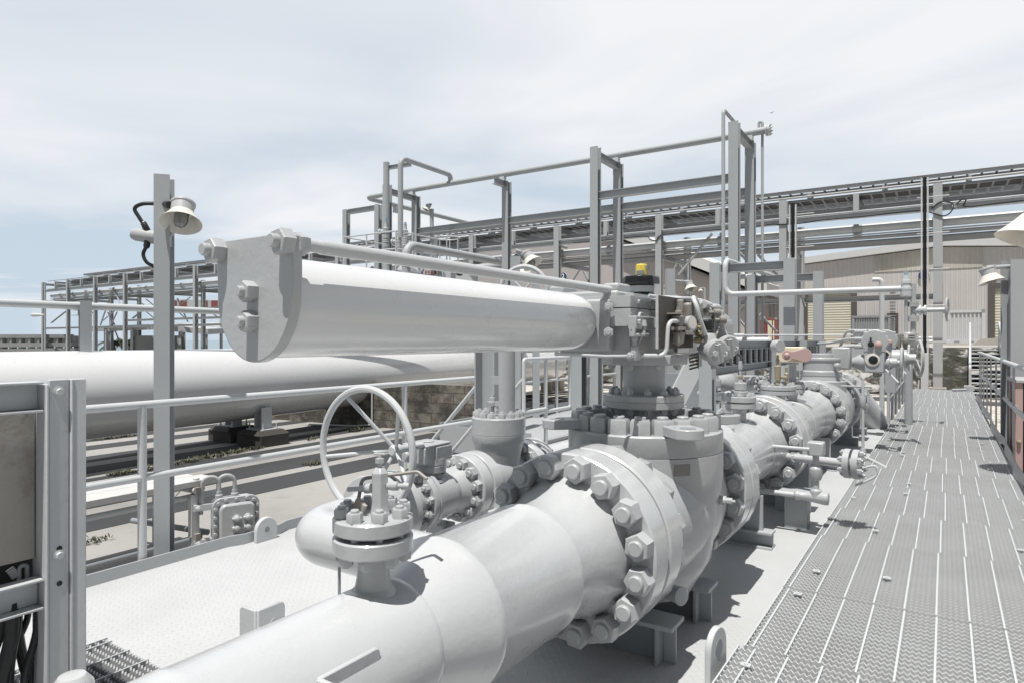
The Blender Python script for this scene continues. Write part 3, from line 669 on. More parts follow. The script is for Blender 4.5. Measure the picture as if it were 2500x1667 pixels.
b = MB(); b.tube(smooth_path([o + ax * .1 + V((0, 0, -.02)), o + ax * .17 + V((0, 0, .0)), o + ax * .17 + V((0, 0, -.06)), o + ax * .06 + V((0, -.02, -.13))]), .007, 8); obj('earth_wire', b, M['rail'], s)
s = thing('pipe_rest', 'small square stub support under the drain pipe, beside the walkway edge', 'support', (-.8, 4.7, DECK))
b = MB(); b.box((-.90, 4.66, DECK), (-.76, 4.78, -1.02)); obj('stub', b, M['steel'], s, bevel=.003)
b = MB(); b.box((-1.0, 4.6, -1.02), (-.72, 4.84, -1.005)); obj('cap_plate', b, M['steel'], s)
s = thing('pipe_rest', 'upright plate support with capped head, under the elbow of the drain pipe run', 'support', (-.93, 5.15, DECK))
b = MB(); b.box((-1.05, 5.1, DECK), (-.82, 5.2, -.84)); obj('stub', b, M['steel'], s, bevel=.003)
b = MB(); b.box((-1.08, 5.06, -.84), (-.78, 5.24, -.825)); obj('cap_plate', b, M['steel'], s)
s = thing('impulse_tube', 'thin vertical tube with small valves dropping from the motor actuator to the deck', 'tube', (-.72, 7.3, DECK))
b = MB(); b.tube([(-.70, 7.5, -.42), (-.70, 7.5, -1.18)], .014, 10); b.tube([(-.70, 7.5, -1.17), (-.45, 7.0, -1.19)], .016, 8); obj('tube_run', b, M['rail'], s)
b = MB(); b.lathe((-.70, 7.5, -.62), (0, 0, 1), [(-.06, .02), (-.03, .028), (.02, .028), (.05, .02)], 10); b.lathe((-.70, 7.5, -1.15), (0, 0, 1), [(-.05, .03), (.03, .03), (.06, .02)], 10); b.tube([(-.9, 7.5, -.47), (-.62, 7.5, -.47)], .010, 8); obj('fittings', b, M['galv'], s)
# ---------------------------------------------------------------- motor actuators
def motor_actuator(y, x, z, label, full=True):
    s = thing('motor_actuator', label, 'actuator', (x, y, z - .35), 'motor actuators of the second valve group')
    b = MB(); b.box((x - .1, y - .07, z - .325), (x + .09, y + .12, z - .1)); b.box((x - .075, y - .03, z - .11), (x + .075, y + .12, z + .02)); obj('gear_case', b, M['steel'], s, bevel=.012)
    b = MB(); b.lathe((x, y + .16, z), (0, -1, 0), [(0, .11), (.19, .12), (.2, .13), (.225, .13), (.235, .12), (.238, 0)], 36)
    for k in range(4):
        q = PI / 4 + k * PI / 2; b.lathe((x + .125 * math.cos(q), y - .04, z + .125 * math.sin(q)), (0, -1, 0), [(0, .02), (.03, .02), (.034, .014), (.034, 0)], 10)
    hd = obj('control_head', b, M['cast'], s)
    b = MB(); b.lathe((x - .035, y - .078, z - .025), (0, -1, 0), [(0, .03), (.02, .028), (.026, .01), (.026, 0)], 16); b.cbox((x - .035, y - .092, z + .01), (.016, .02, .07)); obj('selector_knob', b, M['black'], hd)
    b = MB(); b.lathe((x + .035, y - .078, z - .03), (0, -1, 0), [(0, .036), (.018, .034), (.026, .02), (.028, 0)], 18); obj('selector_knob', b, M['pink'], hd, label='faded red round knob')
    b = MB(); b.lathe((x - .02, y - .068, z - .19), (0, -1, 0), [(0, .07), (.012, .07), (.014, .064)], 28); wi = obj('indicator_ring', b, M['lampw'], s)
    b = MB(); b.lathe((x - .012, y - .0825, z - .19), (0, -1, 0), [(0, .045), (.002, .045)], 22); obj('indicator_glass', b, M['bbox'], wi)
    b = MB(); b.lathe((x - .09, y + .03, z - .22), (-1, 0, 0), [(0, .085), (.06, .085), (.1, .06), (.13, .05), (.135, 0)], 28); b.lathe((x + .08, y + .03, z - .22), (1, 0, 0), [(0, .07), (.05, .07), (.055, .052), (.12, .05), (.125, .03), (.17, .028)], 28); obj('worm_housing', b, M['galv'], s)
    if full:
        b = MB(); b.torus((x + .245, y + .03, z - .22), (1, 0, 0), .155, .014, 40, 8)
        for k in range(3):
            q = .5 + k * 2.094; b.tube([(x + .235, y + .03, z - .22), (x + .245, y + .03 + .155 * math.cos(q), z - .22 + .155 * math.sin(q))], .008, 6)
        obj('handwheel', b, M['cast'], s)
        b = MB(); b.tube([(x + .13, y - .02, z - .26), (x + .16, y - .2, z - .2)], .01, 8); b.tube([(x + .1, y - .05, z - .29), (x + .22, y - .12, z - .42)], .012, 8); obj('clutch_lever', b, M['rail'], s)
        b = MB(); b.tube(fillet([(x - .01, y - .02, z - .33), (x - .01, y - .02, z - .37), (x + .05, y - .04, z - .36), (x + .06, y - .04, z - .33)], .02), .012, 8); obj('base_hook', b, M['dark_paint'], s)
    b = MB()
    for (dz, dx, zz, dy) in ((.11, -.5, -.13, .5), (.03, -.62, -.02, .4), (-.05, -.55, -.14, .6)):
        b.tube(smooth_path([(x - .1, y + .05, z + dz), (x - .28, y + .1, z + dz + .0), (x + dx * .75, y + .2, z + zz * .6), (x + dx, y + dy, z + zz)]), .015, 8); b.cyl((x - .08, y + .05, z + dz), (x - .2, y + .07, z + dz), .026, n=10)
    obj('conduit', b, M['galv'], s)
    b = MB(); b.box((x - .42, y - .02, z - .3), (x - .24, y + .16, z - .06)); obj('gear_box', b, M['cast'], s, bevel=.015)
    return s
motor_actuator(8.0, -.63, -.02, 'motor actuator with black and red knobs and a white dial, in front')
motor_actuator(9.6, -.63, .0, 'motor actuator partly hidden behind the one with knobs')
s = thing('hand_gearbox', 'round drum gearbox with vertical handwheel beside the walkway railing', 'gearbox', (-.42, 8.7, -.4))
b = MB(); b.lathe((-.52, 8.75, -.215), (1, 0, 0), [(0, .10), (.005, .105), (.15, .105), (.155, .085), (.17, .085), (.172, .06), (.24, .06)], 32); obj('drum', b, M['cast'], s)
b = MB(); b.torus((-.255, 8.75, -.215), (1, .25, 0), .2, .014, 44, 8)
for k in range(3):
    q = .3 + k * 2.094; u, v, w = basis((1, .25, 0)); b.tube([V((-.28, 8.75, -.215)), V((-.255, 8.75, -.215)) + (u * math.cos(q) + v * math.sin(q)) * .2], .008, 6)
obj('handwheel', b, M['cast'], s)
s = thing('switch_cabinet', 'weathered grey instrument box just behind the motor actuators', 'cabinet', (-.6, 10.2, -.3))
b = MB(); b.box((-.72, 10.1, -.12), (-.5, 10.3, .08)); b.lathe((-.47, 10.2, -.02), (1, 0, 0), [(0, .1), (.04, .11), (.06, .1)], 24); obj('case', b, M['grime'], s, bevel=.01)
b = MB(); b.lathe((-.56, 10.09, -.06), (0, -1, 0), [(0, .03), (.03, .028), (.035, 0)], 14); obj('knob', b, M['pink'], s)
b = MB(); b.box((-.68, 10.12, -.7), (-.56, 10.26, -.12)); obj('post', b, M['steel'], s)
# ================================================================ bypass line
XB = -2.036; YW = 2.1
def lat(name, y0, prof, mat, par, x=XB, z=ZM, n=56, bevel=0):
    b = MB(); b.lathe((x, 0, z), YAX, prof, n, (0, 0, 1)); return obj(name, b, M[mat], par, bevel)
def bflange(par, y0, y1, face=0, R=.168, x=XB):
    f = lat('flange', y0, [(y0, .1), (y0, R - .004), (y0 + .004, R), (y1 - .004, R), (y1, R - .004), (y1, .1)], 'pipe', par, x)
    if face: nuts(f, (x, y0 if face < 0 else y1, ZM), (0, face, 0), .131, 12, nut_mesh(.052, .033, .012, sr=.58), 1.8 if face < 0 else PI - 1.8, (1, 0, 0))
    return f
t = thing('bypass_pipe', 'smooth bypass elbow curving from the foreground pipe behind the vent valve', 'pipe', (XB, 1.66, ZM))
b = MB(); b.tube(fillet([(XM - .12, 1.66, ZM), (XB, 1.66, ZM), (XB, 1.92, ZM)], .255, 16), .098, 40); b.lathe((XB, 0, ZM), YAX, [(1.91, .098), (1.95, .11), (1.985, .13)], 40, (0, 0, 1)); obj('elbow', b, M['pipe'], t)
bflange(t, 1.975, 2.05)
t = thing('gear_valve', 'small bypass ball valve with square gearbox lid and large spoked handwheel', 'valve', (XB, 2.33, DECK))
bflange(t, 2.062, 2.135)
lat('valve_body', 0, [(2.13, .1), (2.255, .1), (2.256, .135), (2.262, .138), (2.285, .138), (2.287, .132), (2.292, .132), (2.294, .138), (2.315, .138), (2.32, .13), (2.322, .112), (2.40, .114), (2.455, .112), (2.458, .1), (2.5, .09), (2.58, .13)], 'cast', t)
bf = t.children
b = MB(); b.lathe((XB, 0, ZM), YAX, [(2.25, .1), (2.254, .1)], 12, (0, 0, 1)); hb = obj('body_bolts', b, M['cast'], t)
nuts(hb, (XB, 2.256, ZM), (0, -1, 0), .113, 12, nut_mesh(.034, .024, .012, sr=.58), .2, (1, 0, 0))
bflange(t, 2.585, 2.662, -1)
b = MB(); b.lathe((XB, 2.36, 0), (0, 0, 1), [(-.66, .085), (-.648, .082), (-.645, .062), (-.618, .062), (-.615, .082), (-.612, .085), (-.585, .086), (-.58, .083), (-.576, .086), (-.55, .085)], 32); nk2 = obj('gear_neck', b, M['cast'], t)
for k in range(4):
    q = .6 + k * PI / 2; put('bolt', nut_mesh(.022, .014, .008), nk2, (XB + .072 * math.cos(q), 2.36 + .072 * math.sin(q), -.612), (0, 0, -1))
b = MB(); b.box((-2.11, 2.255, -.565), (-1.965, 2.345, -.49)); b.box((-2.125, 2.325, -.56), (-1.955, 2.44, -.492)); b.box((-2.11, 2.262, -.49), (-1.958, 2.435, -.478)); b.lathe((XB, 2.36, -.478), (0, 0, 1), [(0, .03), (.007, .026), (.007, 0)], 20); b.lathe((XB - .03, 2.25, -.53), (0, -1, 0), [(0, .02), (.02, .018)], 16); obj('gearbox', b, M['cast'], t, bevel=.006)
hub = V((-1.985, 2.09, -.475)); rc = V((-2.01, 1.935, -.463))
b = MB(); b.torus(rc, (0, 1, 0), .262, .0145, 72, 10); w5 = obj('handwheel', b, M['rail'], t)
b = MB(); b.lathe(hub, (0, 1, 0), [(-.03, .018), (-.02, .024), (.02, .024), (.03, .018), (.17, .014)], 16); obj('hub', b, M['rail'], w5)
for a in (118, 190, 45, 262, 334):
    q = math.radians(a); b = MB(); b.tube([hub, rc + V((.262 * math.cos(q), 0, .262 * math.sin(q)))], .0085, 10); obj('spoke', b, M['rail'], w5)
b = MB(); b.tube(smooth_path([(XB - .06, 2.29, -.60), (XB - .09, 2.27, -.63), (XB - .08, 2.29, -.665)], 4), .004, 6); b.cbox((XB - .07, 2.28, -.64), (.04, .01, .035)); obj('tag_wire', b, M['galv'], t)
t = thing('globe_valve', 'bypass globe valve with tall bolted bonnet and yoke column behind the handwheel', 'valve', (XB, 2.94, DECK))
bflange(t, 2.674, 2.75)
lat('valve_body', 0, [(2.745, .12), (2.78, .1), (2.83, .11), (2.90, .135), (2.98, .135), (3.05, .11), (3.10, .1), (3.14, .12)], 'cast', t)
bflange(t, 3.135, 3.21, -1)
b = MB(); b.lathe((XB, 2.94, 0), (0, 0, 1), [(ZM, .10), (-.72, .108), (-.685, .115), (-.60, .127), (-.555, .138), (-.545, .1435), (-.507, .1445), (-.505, .142), (-.503, .1445), (-.42, .1445), (-.413, .14), (-.413, 0)], 64); bn = obj('bonnet', b, M['cast'], t)
nuts(bn, (XB, 2.94, -.413), (0, 0, 1), .118, 14, nut_mesh(.037, .026, .01), .1)
b = MB(); XY_, YY_ = XB + .045, 2.95
for a0, a1 in ((-1.9, .75), (1.15, 2.3)):
    P = [(.05 * math.cos(a0 + (a1 - a0) * k / 10), .05 * math.sin(a0 + (a1 - a0) * k / 10)) for k in range(11)]; P += [(.036 * math.cos(a1 - (a1 - a0) * k / 10), .036 * math.sin(a1 - (a1 - a0) * k / 10)) for k in range(11)]
    b.ext(P, (XY_, YY_, -.413), (1, 0, 0), (0, 1, 0), (0, 0, .50))
b.lathe((XY_, YY_, .08), (0, 0, 1), [(0, .05), (.06, .055), (.06, 0)], 24); obj('yoke', b, M['cast'], t)
b = MB(); b.cyl((XY_ - .05, YY_ + .02, -.41), (XY_ - .05, YY_ + .02, .1), .012, n=12); b.lathe((XY_ - .075, YY_ - .02, -.413), (0, 0, 1), [(0, .01), (.055, .01), (.056, .03), (.078, .032), (.08, .018), (.1, .018), (.102, .01), (.115, .01)], 12); b.cbox((XY_ - .04, YY_ - .02, -.345), (.07, .035, .022)); obj('gland', b, M['cast'], t)
b = MB(); b.box((XY_ - .085, YY_ - .02, -.24), (XY_ - .03, YY_ - .005, -.195)); obj('clamp_plate', b, M['steel'], t)
b = MB(); b.torus((XY_ + .10, YY_ + .02, .265), (.3, -1, 0), .128, .013, 48, 8)
for k in range(4):
    q = k * PI / 2 + .8; u, v, w = basis((.3, -1, 0)); b.tube([V((XY_ + .10, YY_ + .02, .265)), V((XY_ + .10, YY_ + .02, .265)) + (u * math.cos(q) + v * math.sin(q)) * .128], .006, 6)
b.tube([(XY_, YY_, .1), (XY_ + .10, YY_ + .02, .265)], .014, 8); obj('handwheel', b, M['rail'], t)
t = thing('bypass_pipe', 'far bypass length with flange, running back toward the main line behind the globe valve', 'pipe', (XB, 3.5, ZM))
bflange(t, 3.222, 3.30, 1)
b = MB(); b.lathe((XB, 0, ZM), YAX, [(3.295, .13), (3.35, .1), (3.36, .098)], 40, (0, 0, 1)); b.tube(fillet([(XB, 3.35, ZM), (XB, 3.98, ZM), (XM - .1, 3.98, ZM)], .25, 12), .098, 32); obj('elbow', b, M['pipe'], t)
for yy, lab in ((2.45, 'post support below the small bypass valve'), (2.94, 'post support under the globe valve')):
    s = thing('pipe_support', lab, 'support', (XB, yy, DECK)); b = MB(); b.beam((XB, yy, DECK), (XB, yy, -.88), .1, .1, .008, .006, (0, 1, 0)); obj('post', b, M['steel'], s)
# ================================================================ ground, decks, walkway
GZ = -1.75; UZ = -.3
b = MB(); b.box((-62, -40, -2.6), (60, 31, GZ)); setting(obj('yard_ground', b, M['conc']))
b = MB(); b.box((-5, 31, -2.6), (90, 170, UZ)); b.box((-34, 31, -2.6), (-5, 170, UZ - .02)); setting(obj('upper_yard', b, M['conc2']))
b = MB(); b.box((-9000, -9000, -4.2), (9000, 9000, -3.6)); setting(obj('sea', b, M['sea'], smooth=0))
b = MB(); b.box((-14, 12.5, GZ - .05), (-1.8, 17.4, GZ + .006)); setting(obj('paved_path', b, M['conc2']))
b = MB(); b.box((-20, 17.4, GZ - .05), (3, 24.5, GZ + .014)); b.box((.72, 3, GZ - .05), (6, 17.3, GZ + .012)); setting(obj('gravel_bed', b, M['gravel']), 'stuff')
random.seed(11)
b = MB(); nx, ny = 220, 26; grid = []
for j in range(ny + 1):
    row = []
    for i in range(nx + 1):
        x = -32 + 62 * i / nx; tt = j / ny; y = 23.6 + 6.6 * tt; z = GZ - .1 + (UZ - GZ + .12) * tt
        w = math.sin(PI * min(1, tt * 1.02)); k = w * .34
        n = (math.sin(x * 2.1 + y * 1.7) * math.sin(x * 1.3 - y * 2.9) + .7 * math.sin(x * 4.7 + 3.1 * y) * math.sin(y * 5.3 - x)) * .5
        row.append(b.bm.verts.new((x + random.uniform(-.06, .06), y - max(0, n) * k * 1.4 + random.uniform(-.07, .07), z + n * k + random.uniform(-.07, .07) * w)))
    grid.append(row)
for j in range(ny):
    for i in range(nx): b.face([grid[j][i], grid[j][i + 1], grid[j + 1][i + 1], grid[j + 1][i]])
setting(obj('embankment', b, M['rock'], smooth=180))
# ---------------------------------------------------------------- steel deck of the skid
XE = -3.62
t = thing('steel_platform', 'white painted checker plate deck with low upturned edge, under the pipework', 'platform', (-2, 2, GZ))
b = MB(); b.box((XE, -1.6, DECK - .02), (-.60, 11.2, DECK)); obj('checker_plate', b, M['deck'], t)
b = MB(); b.ext([(XE - .008, -1.6), (XE, -1.6), (XE, 2.36), (XE + .035, 2.44), (XE + .035, 2.70), (XE, 2.78), (XE, 11.2), (XE - .008, 11.2), (XE - .008, 2.775), (XE + .027, 2.695), (XE + .027, 2.445), (XE - .008, 2.365)], (0, 0, DECK - .14), (1, 0, 0), (0, 1, 0), (0, 0, .205)); obj('toe_plate', b, M['steel'], t, bevel=.002)
b = MB(); b.box((XE + .05, -1.5, DECK - .25), (XE + .15, 11, DECK - .022)); b.box((-1.2, -1.5, DECK - .25), (-1.05, 11, DECK - .022)); b.box((-.7, -1.5, DECK - .25), (-.62, 11, DECK - .022))
for y in (0, 3, 6, 9): b.box((-2.1, y, GZ), (-1.9, y + .2, DECK - .022)); b.box((-3.5, y, GZ), (-3.35, y + .2, DECK - .022))
obj('under_frame', b, M['steel'], t)
def padeye(o, du, w, h, th, hole):
    o = V(o); du = V(du); up = V((0, 0, 1)); n = du.cross(up); P = [(-w / 2, 0), (w / 2, 0), (w / 2, h - w / 2)] + [(w / 2 * math.cos(PI * k / 14), h - w / 2 + w / 2 * math.sin(PI * k / 14)) for k in range(1, 14)] + [(-w / 2, h - w / 2)]
    b = MB(); b.ext(P, o - n * th / 2, du, up, n * th); e = obj('lifting_eye', b, M['rail'], t, bevel=.004)
    b = MB(); b.lathe(o + up * (h - w / 2) - n * (th / 2 + .0012), n, [(0, hole), (th + .0024, hole)], 20); obj('eye_hole', b, M['dark_paint'], e)
padeye((XE + .07, 2.57, DECK), (0, 1, 0), .15, .145, .03, .018)
padeye((-.71, 2.44, DECK), V((.105, .995, 0)).normalized(), .15, .19, .024, .032)
def grating(name, lab, x0, x1, y0, y1, z, pitch=.04, rods=None, group=None, me=None, rodw=.0036):
    """welded bar grating: wavy cross bars between straight rods"""
    b = MB(); n = max(2, int((x1 - x0) / .0105)); ny_ = int(round((y1 - y0) / pitch)); p2 = (y1 - y0) / ny_; bm = b.bm; th = .0032
    for j in range(ny_):
        y = (j + .5) * p2; prev = None
        for i in range(n + 1):
            x = (x1 - x0) * i / n; zz = .0035 * math.cos(PI * i); yy = y + .0032 * math.cos(PI * i)
            q = [bm.verts.new((x, yy - th, zz)), bm.verts.new((x, yy + th, zz)), bm.verts.new((x, yy + th, -.03)), bm.verts.new((x, yy - th, -.03))]
            if prev:
                for k in (0, 1, 3): bm.faces.new([prev[k], prev[(k + 1) % 4], q[(k + 1) % 4], q[k]])
            prev = q
    b.nbar = len(bm.faces)
    for x in rods: b.box((x - rodw, .004, -.018), (x + rodw, y1 - y0 - .004, .0045))
    b.box((0, 0, -.032), (.006, y1 - y0, .003)); b.box((x1 - x0 - .006, 0, -.032), (x1 - x0, y1 - y0, .003))
    return b
WX0, WX1, WZ = -.655, .52, -1.185
edges = [-.4, .62, 1.64, 2.62, 3.35, 4.35, 5.15, 6.1, 6.95, 7.9, 8.8, 9.7, 10.7, 11.7, 12.7, 13.8, 14.9, 15.9, 16.9, 17.9, 18.8]
clip = MB(); clip.cbox((0, 0, .006), (.034, .026, .005)); clip.lathe((0, 0, .008), (0, 0, 1), [(0, .009), (.005, .008)], 8); clip_me = mesh_of(clip, 'grating_clip', M['rail'])
random.seed(5); names = []
WHERE = ['nearest the camera at the bottom edge', 'beside the lifting eye', 'where the left edge steps in', 'beside the far end of the largest valve', 'left of the kinked kick plate start', 'beside the drain assembly', 'just past the drain blind flange', 'at the dark lamp shadow', 'beside the second valve', 'below the motor actuators', 'below the drum gearbox', 'beside the last elbow', 'at the start of the short left railing', 'beside the short left railing middle', 'along the short left railing far half', 'left of the distant right railing', 'three panels before the walkway end', 'two panels before the walkway end', 'next to last before the walkway end', 'with the loose tube lying on it at the far end']
for k in range(len(edges) - 1):
    y0, y1 = edges[k], edges[k + 1] - .006
    xa = WX0 - (.02 if k < 3 else 0); off = .02 + random.uniform(0, .06)
    rods = [off + .118 * i for i in range(10) if off + .118 * i < WX1 - xa]
    b = grating('g', '', xa, WX1, y0, y1, WZ, .04 if k < 9 else .05, rods)
    nb = b.nbar; g = obj('walkway_grating', b, [M['grate'], M['rail']], smooth=0); g.data.polygons.foreach_set('material_index', [0 if i < nb else 1 for i in range(len(g.data.polygons))]); g.location = (xa, y0, WZ + random.uniform(-.002, .002)); ORIG[g.name] = V(g.location)
    tag(g, 'grey walkway grating panel ' + WHERE[k], 'grating', 'grating panels of the walkway')
    for j in range(random.choice((2, 3))):
        c = bpy.data.objects.new('grating_clip', clip_me); COL.objects.link(c); c.parent = g
        c.location = (random.choice((.06, .09, .3, .42, 1.0, 1.1)) + random.uniform(-.02, .02), random.uniform(.05, y1 - y0 - .05), .004)
t = thing('walkway_trestle', 'long steel side beams and cross bearers carrying the grating walkway', 'trestle', (0, 9, DECK))
b = MB()
for x in (WX0 + .01, WX1 - .06): b.box((x, -.4, DECK - .1), (x + .05, 18.8, WZ - .034))
for y in range(0, 19, 1): b.box((WX0 + .06, y - .02, DECK + .004), (WX1 - .06, y + .02, WZ - .034))
for y in (11.4, 14, 16.5, 18.6): b.box((WX0 + .02, y, GZ), (WX0 + .14, y + .12, DECK - .1)); b.box((WX1 - .14, y, GZ), (WX1 - .02, y + .12, DECK - .1))
b.box((WX0, 11.2, DECK - .1), (WX1, 18.8, DECK - .09))
obj('bearers', b, M['steel'], t)
b = grating('g', '', 0, .62, 0, .62, 0, .03, [.05 + .14 * i for i in range(5)]); g = obj('floor_grating', b, M['galv'], smooth=0)
g.rotation_euler = (0, 0, 0); g.location = (-2.86, .70, DECK + .034); tag(g, 'small square floor grating over a dark sheet on the white deck', 'grating')
b = MB(); b.box((0, 0, -.0335), (.62, .62, -.031)); b2 = obj('dark_sheet', b, M['darkint'], g); b2.location = (0, 0, 0)  # thin near-black sheet just under the grating bars
# ---------------------------------------------------------------- railings
def rail_part(par, pts, r=.021, name='rail', mat='rail', f=.06):
    b = MB(); b.tube(fillet(pts, f) if len(pts) > 2 else pts, r, 12); return obj(name, b, M[mat], par)
XR = -3.66
t = thing('deck_railing', 'white tube railing along the left deck edge with sloping stair handrail at its end', 'railing', (XR, 2, DECK - .2))
rail_part(t, [(XR, -1.5, -.352), (XR, 4.98, -.352)]); rail_part(t, [(XR, -1.5, -.75), (XR, 6.2, -.75)])
for y in (-.2, 1.87, 3.95, 4.98): rail_part(t, [(XR, y, -.36), (XR, y, DECK - .15)], .023, 'post')
rail_part(t, [(XR, 4.97, -.40), (-4.26, 4.97, -1.02), (-4.26, 4.97, GZ)], .02, 'stair_handrail'); rail_part(t, [(XR, 4.97, -.74), (-4.26, 4.97, -1.36)], .018, 'stair_handrail')
rail_part(t, [(XR, 5.75, -.40), (-4.26, 5.75, -1.02), (-4.26, 5.75, GZ)], .02, 'stair_handrail'); rail_part(t, [(XR, 5.75, -.74), (-4.26, 5.75, -1.36)], .018, 'stair_handrail')
rail_part(t, [(XR, 5.75, DECK - .1), (XR, 5.75, -.2), (XR, 6.75, -.2), (XR, 6.75, -.78), (XR, 5.75, -.78)], .021, 'gate_loop', f=.03); rail_part(t, [(XR, 6.2, -.2), (XR, 6.2, DECK)], .022, 'post')
b = MB()
for k in range(3): b.box((-4.2 + .19 * k, 5.0, GZ + .12 + .16 * k), (-4.02 + .19 * k, 5.72, GZ + .15 + .16 * k))
obj('stair_tread', b, M['steel'], t)
t = thing('side_platform', 'pale grating side platform with edge plate and white railing, behind the bypass valves', 'platform', (-4.3, 8, GZ))
b = MB(); b.box((-4.98, 6.0, -1.16), (-3.72, 11, -1.12)); pb = obj('floor', b, M['rail'], t)
b = MB()
for k in range(120): b.box((-4.97, 6.02 + k * .0413, -1.119), (-3.73, 6.035 + k * .0413, -1.108))
obj('floor_bars', b, M['rail'], t, smooth=0)
b = MB(); b.box((-5.0, 6.0, -1.16), (-4.985, 11, -.97)); b.box((-4.98, 5.985, -1.3), (-3.72, 5.998, -1.0)); obj('edge_plate', b, M['steel'], t)
b = MB(); b.box((-3.9, 6.1, GZ), (-3.75, 11, -1.165)); b.box((-4.9, 6.1, GZ), (-4.8, 11, -1.165)); obj('base_beam', b, M['dark_paint'], t)
XQ = -4.97
rail_part(t, [(XQ, 7.0, -.16), (XQ, 11, -.16)], .022); rail_part(t, [(XQ, 7.0, -.60), (XQ, 11, -.60)], .02)
for y in (7.02, 7.8, 8.75, 10.2, 10.9): rail_part(t, [(XQ, y, -.16), (XQ, y, -1.12)], .023, 'post')
XK = .56
t = thing('walkway_railing', 'long grey railing with flat posts and kinked kick plate along the right walkway side', 'railing', (XK, 9, DECK))
rail_part(t, [(XK, 1.2, -.245), (XK, 15.8, -.245), (XK - .02, 15.9, -.25)], .024); rail_part(t, [(XK, 1.2, -.66), (XK, 15.8, -.66)], .022)
for y in (2.6, 4.2, 5.6, 6.85, 8.1, 9.5, 10.8, 12.0, 13.1, 14.2, 15.1, 15.8):
    b = MB(); b.box((XK - .012, y - .035, DECK - .12), (XK + .006, y + .035, -.25)); obj('post', b, M['galv'], t, bevel=.003)
b = MB(); pr = None
for k in range(60):
    y = 2.0 + k * 14 / 59; dx = .02 * math.sin(y * 2.3) + .012 * math.sin(y * 5.1); z = .012 * math.sin(y * 1.7)
    q = [b.bm.verts.new((XK - .045 + dx, y, -1.17 + z)), b.bm.verts.new((XK - .038 + dx, y, -1.17 + z)), b.bm.verts.new((XK - .038 + dx * .3, y, -1.06 + z)), b.bm.verts.new((XK - .045 + dx * .3, y, -1.06 + z))]
    if pr:
        for i in range(4): b.face([pr[i], pr[(i + 1) % 4], q[(i + 1) % 4], q[i]])
    pr = q
obj('kick_plate', b, M['galv'], t)
XS = -.70
t = thing('walkway_railing', 'short railing on the left walkway side beyond the motor actuators', 'railing', (XS, 14, DECK))
rail_part(t, [(XS, 11.05, DECK), (XS, 11.05, -.56), (XS, 12.2, -.46), (XS, 17.2, -.30), (XS, 17.2, DECK)], .022, mat='galv', f=.05); rail_part(t, [(XS, 11.1, -.86), (XS, 17.2, -.78)], .018, mat='galv')
for y in (11.9, 12.8, 13.8, 14.9, 16.0): rail_part(t, [(XS, y, -.42), (XS, y, DECK)], .024, 'post', 'galv')
b = MB(); b.tube([(.12, 18.35, WZ + .03), (.38, 18.62, WZ + .03)], .028, 14); o = obj('loose_tube', b, M['galv']); tag(o, 'short loose tube lying on the far end of the walkway', 'tube')
b = MB(); b.box((.36, 18.7, WZ), (.56, 18.9, WZ + .12)); o = obj('end_block', b, M['galv'], bevel=.004); tag(o, 'small grey block at the right end of the walkway', 'block')
# ---------------------------------------------------------------- cabinet frame at the left edge
XC = -2.14
t = thing('equipment_frame', 'grey channel steel frame holding a rusty panel at the left edge, black hoses below', 'cabinet', (XC, .5, DECK))
ya, yb = .832, .925; zt = -.113
b = MB(); b.box((XC - .012, ya, DECK), (XC, yb - .04, zt)); b.ext([(0, 0), (.022, .0), (.022, .008), (.008, .008), (0, .008)], (XC - .012, yb - .04, DECK), (1, 0, 0), (0, 1, 0), (0, 0, zt - DECK)); b.ext([(-.012, 0), (.004, 0), (.014, .04), (-.002, .04)], (XC, yb - .04, DECK), (1, 0, 0), (0, 1, 0), (0, 0, zt - DECK)); b.box((XC - .09, ya - .008, DECK), (XC + .004, ya, zt - .012)); po = obj('corner_post', b, M['frame'], t, bevel=.003)
for z in (-.148, -.62):
    b = MB(); b.lathe((XC, .857, z), (1, 0, 0), [(0, .014), (.003, .015), (.004, .01)], 18); b.hexn((XC + .004, .857, z), (1, 0, 0), .017, .009); obj('bolt', b, M['rail'], po)
for z in (-.602, -.703):
    b = MB(); b.lathe((XC + .0002, .859, z), (1, 0, 0), [(0, .0075), (.0012, .0075)], 14); obj('bolt_hole', b, M['bbox'], po)
for z0, z1 in ((-.205, -.118), (-.767, -.68)):
    b = MB(); b.beam((XC - .03, -1.2, (z0 + z1) / 2), (XC - .03, ya - .01, (z0 + z1) / 2), z1 - z0, .05, .007, .006, kind='C'); b.box((XC - .052, -1.2, z0 + .008), (XC - .045, ya - .01, z1 - .008)); obj('cross_channel', b, M['frame'], t, bevel=.002)
b = MB(); b.box((XC - .07, -1.2, -.63), (XC - .062, ya - .012, -.195)); obj('rusty_panel', b, M['rust'], t)
b = MB(); b.box((XC - .5, -1.2, -.78), (XC - .10, ya + .05, -.22)); obj('dark_interior', b, M['darkint'], t)
b = MB(); b.tube(fillet([(XC - .085, .79, -.70), (XC - .085, .79, -.65), (XC - .085, .81, -.65), (XC - .085, .81, -.70)], .02), .006, 8); b.cbox((XC - .085, .775, -.665), (.01, .02, .03), Matrix.Rotation(.5, 3, 'X')); obj('inner_fitting', b, M['galv'], t)
b = MB(); b.box((XC - .62, -1.2, DECK), (XC - .58, .7, -.2)); obj('rear_frame', b, M['dark_paint'], t)
rs = random.Random(3)
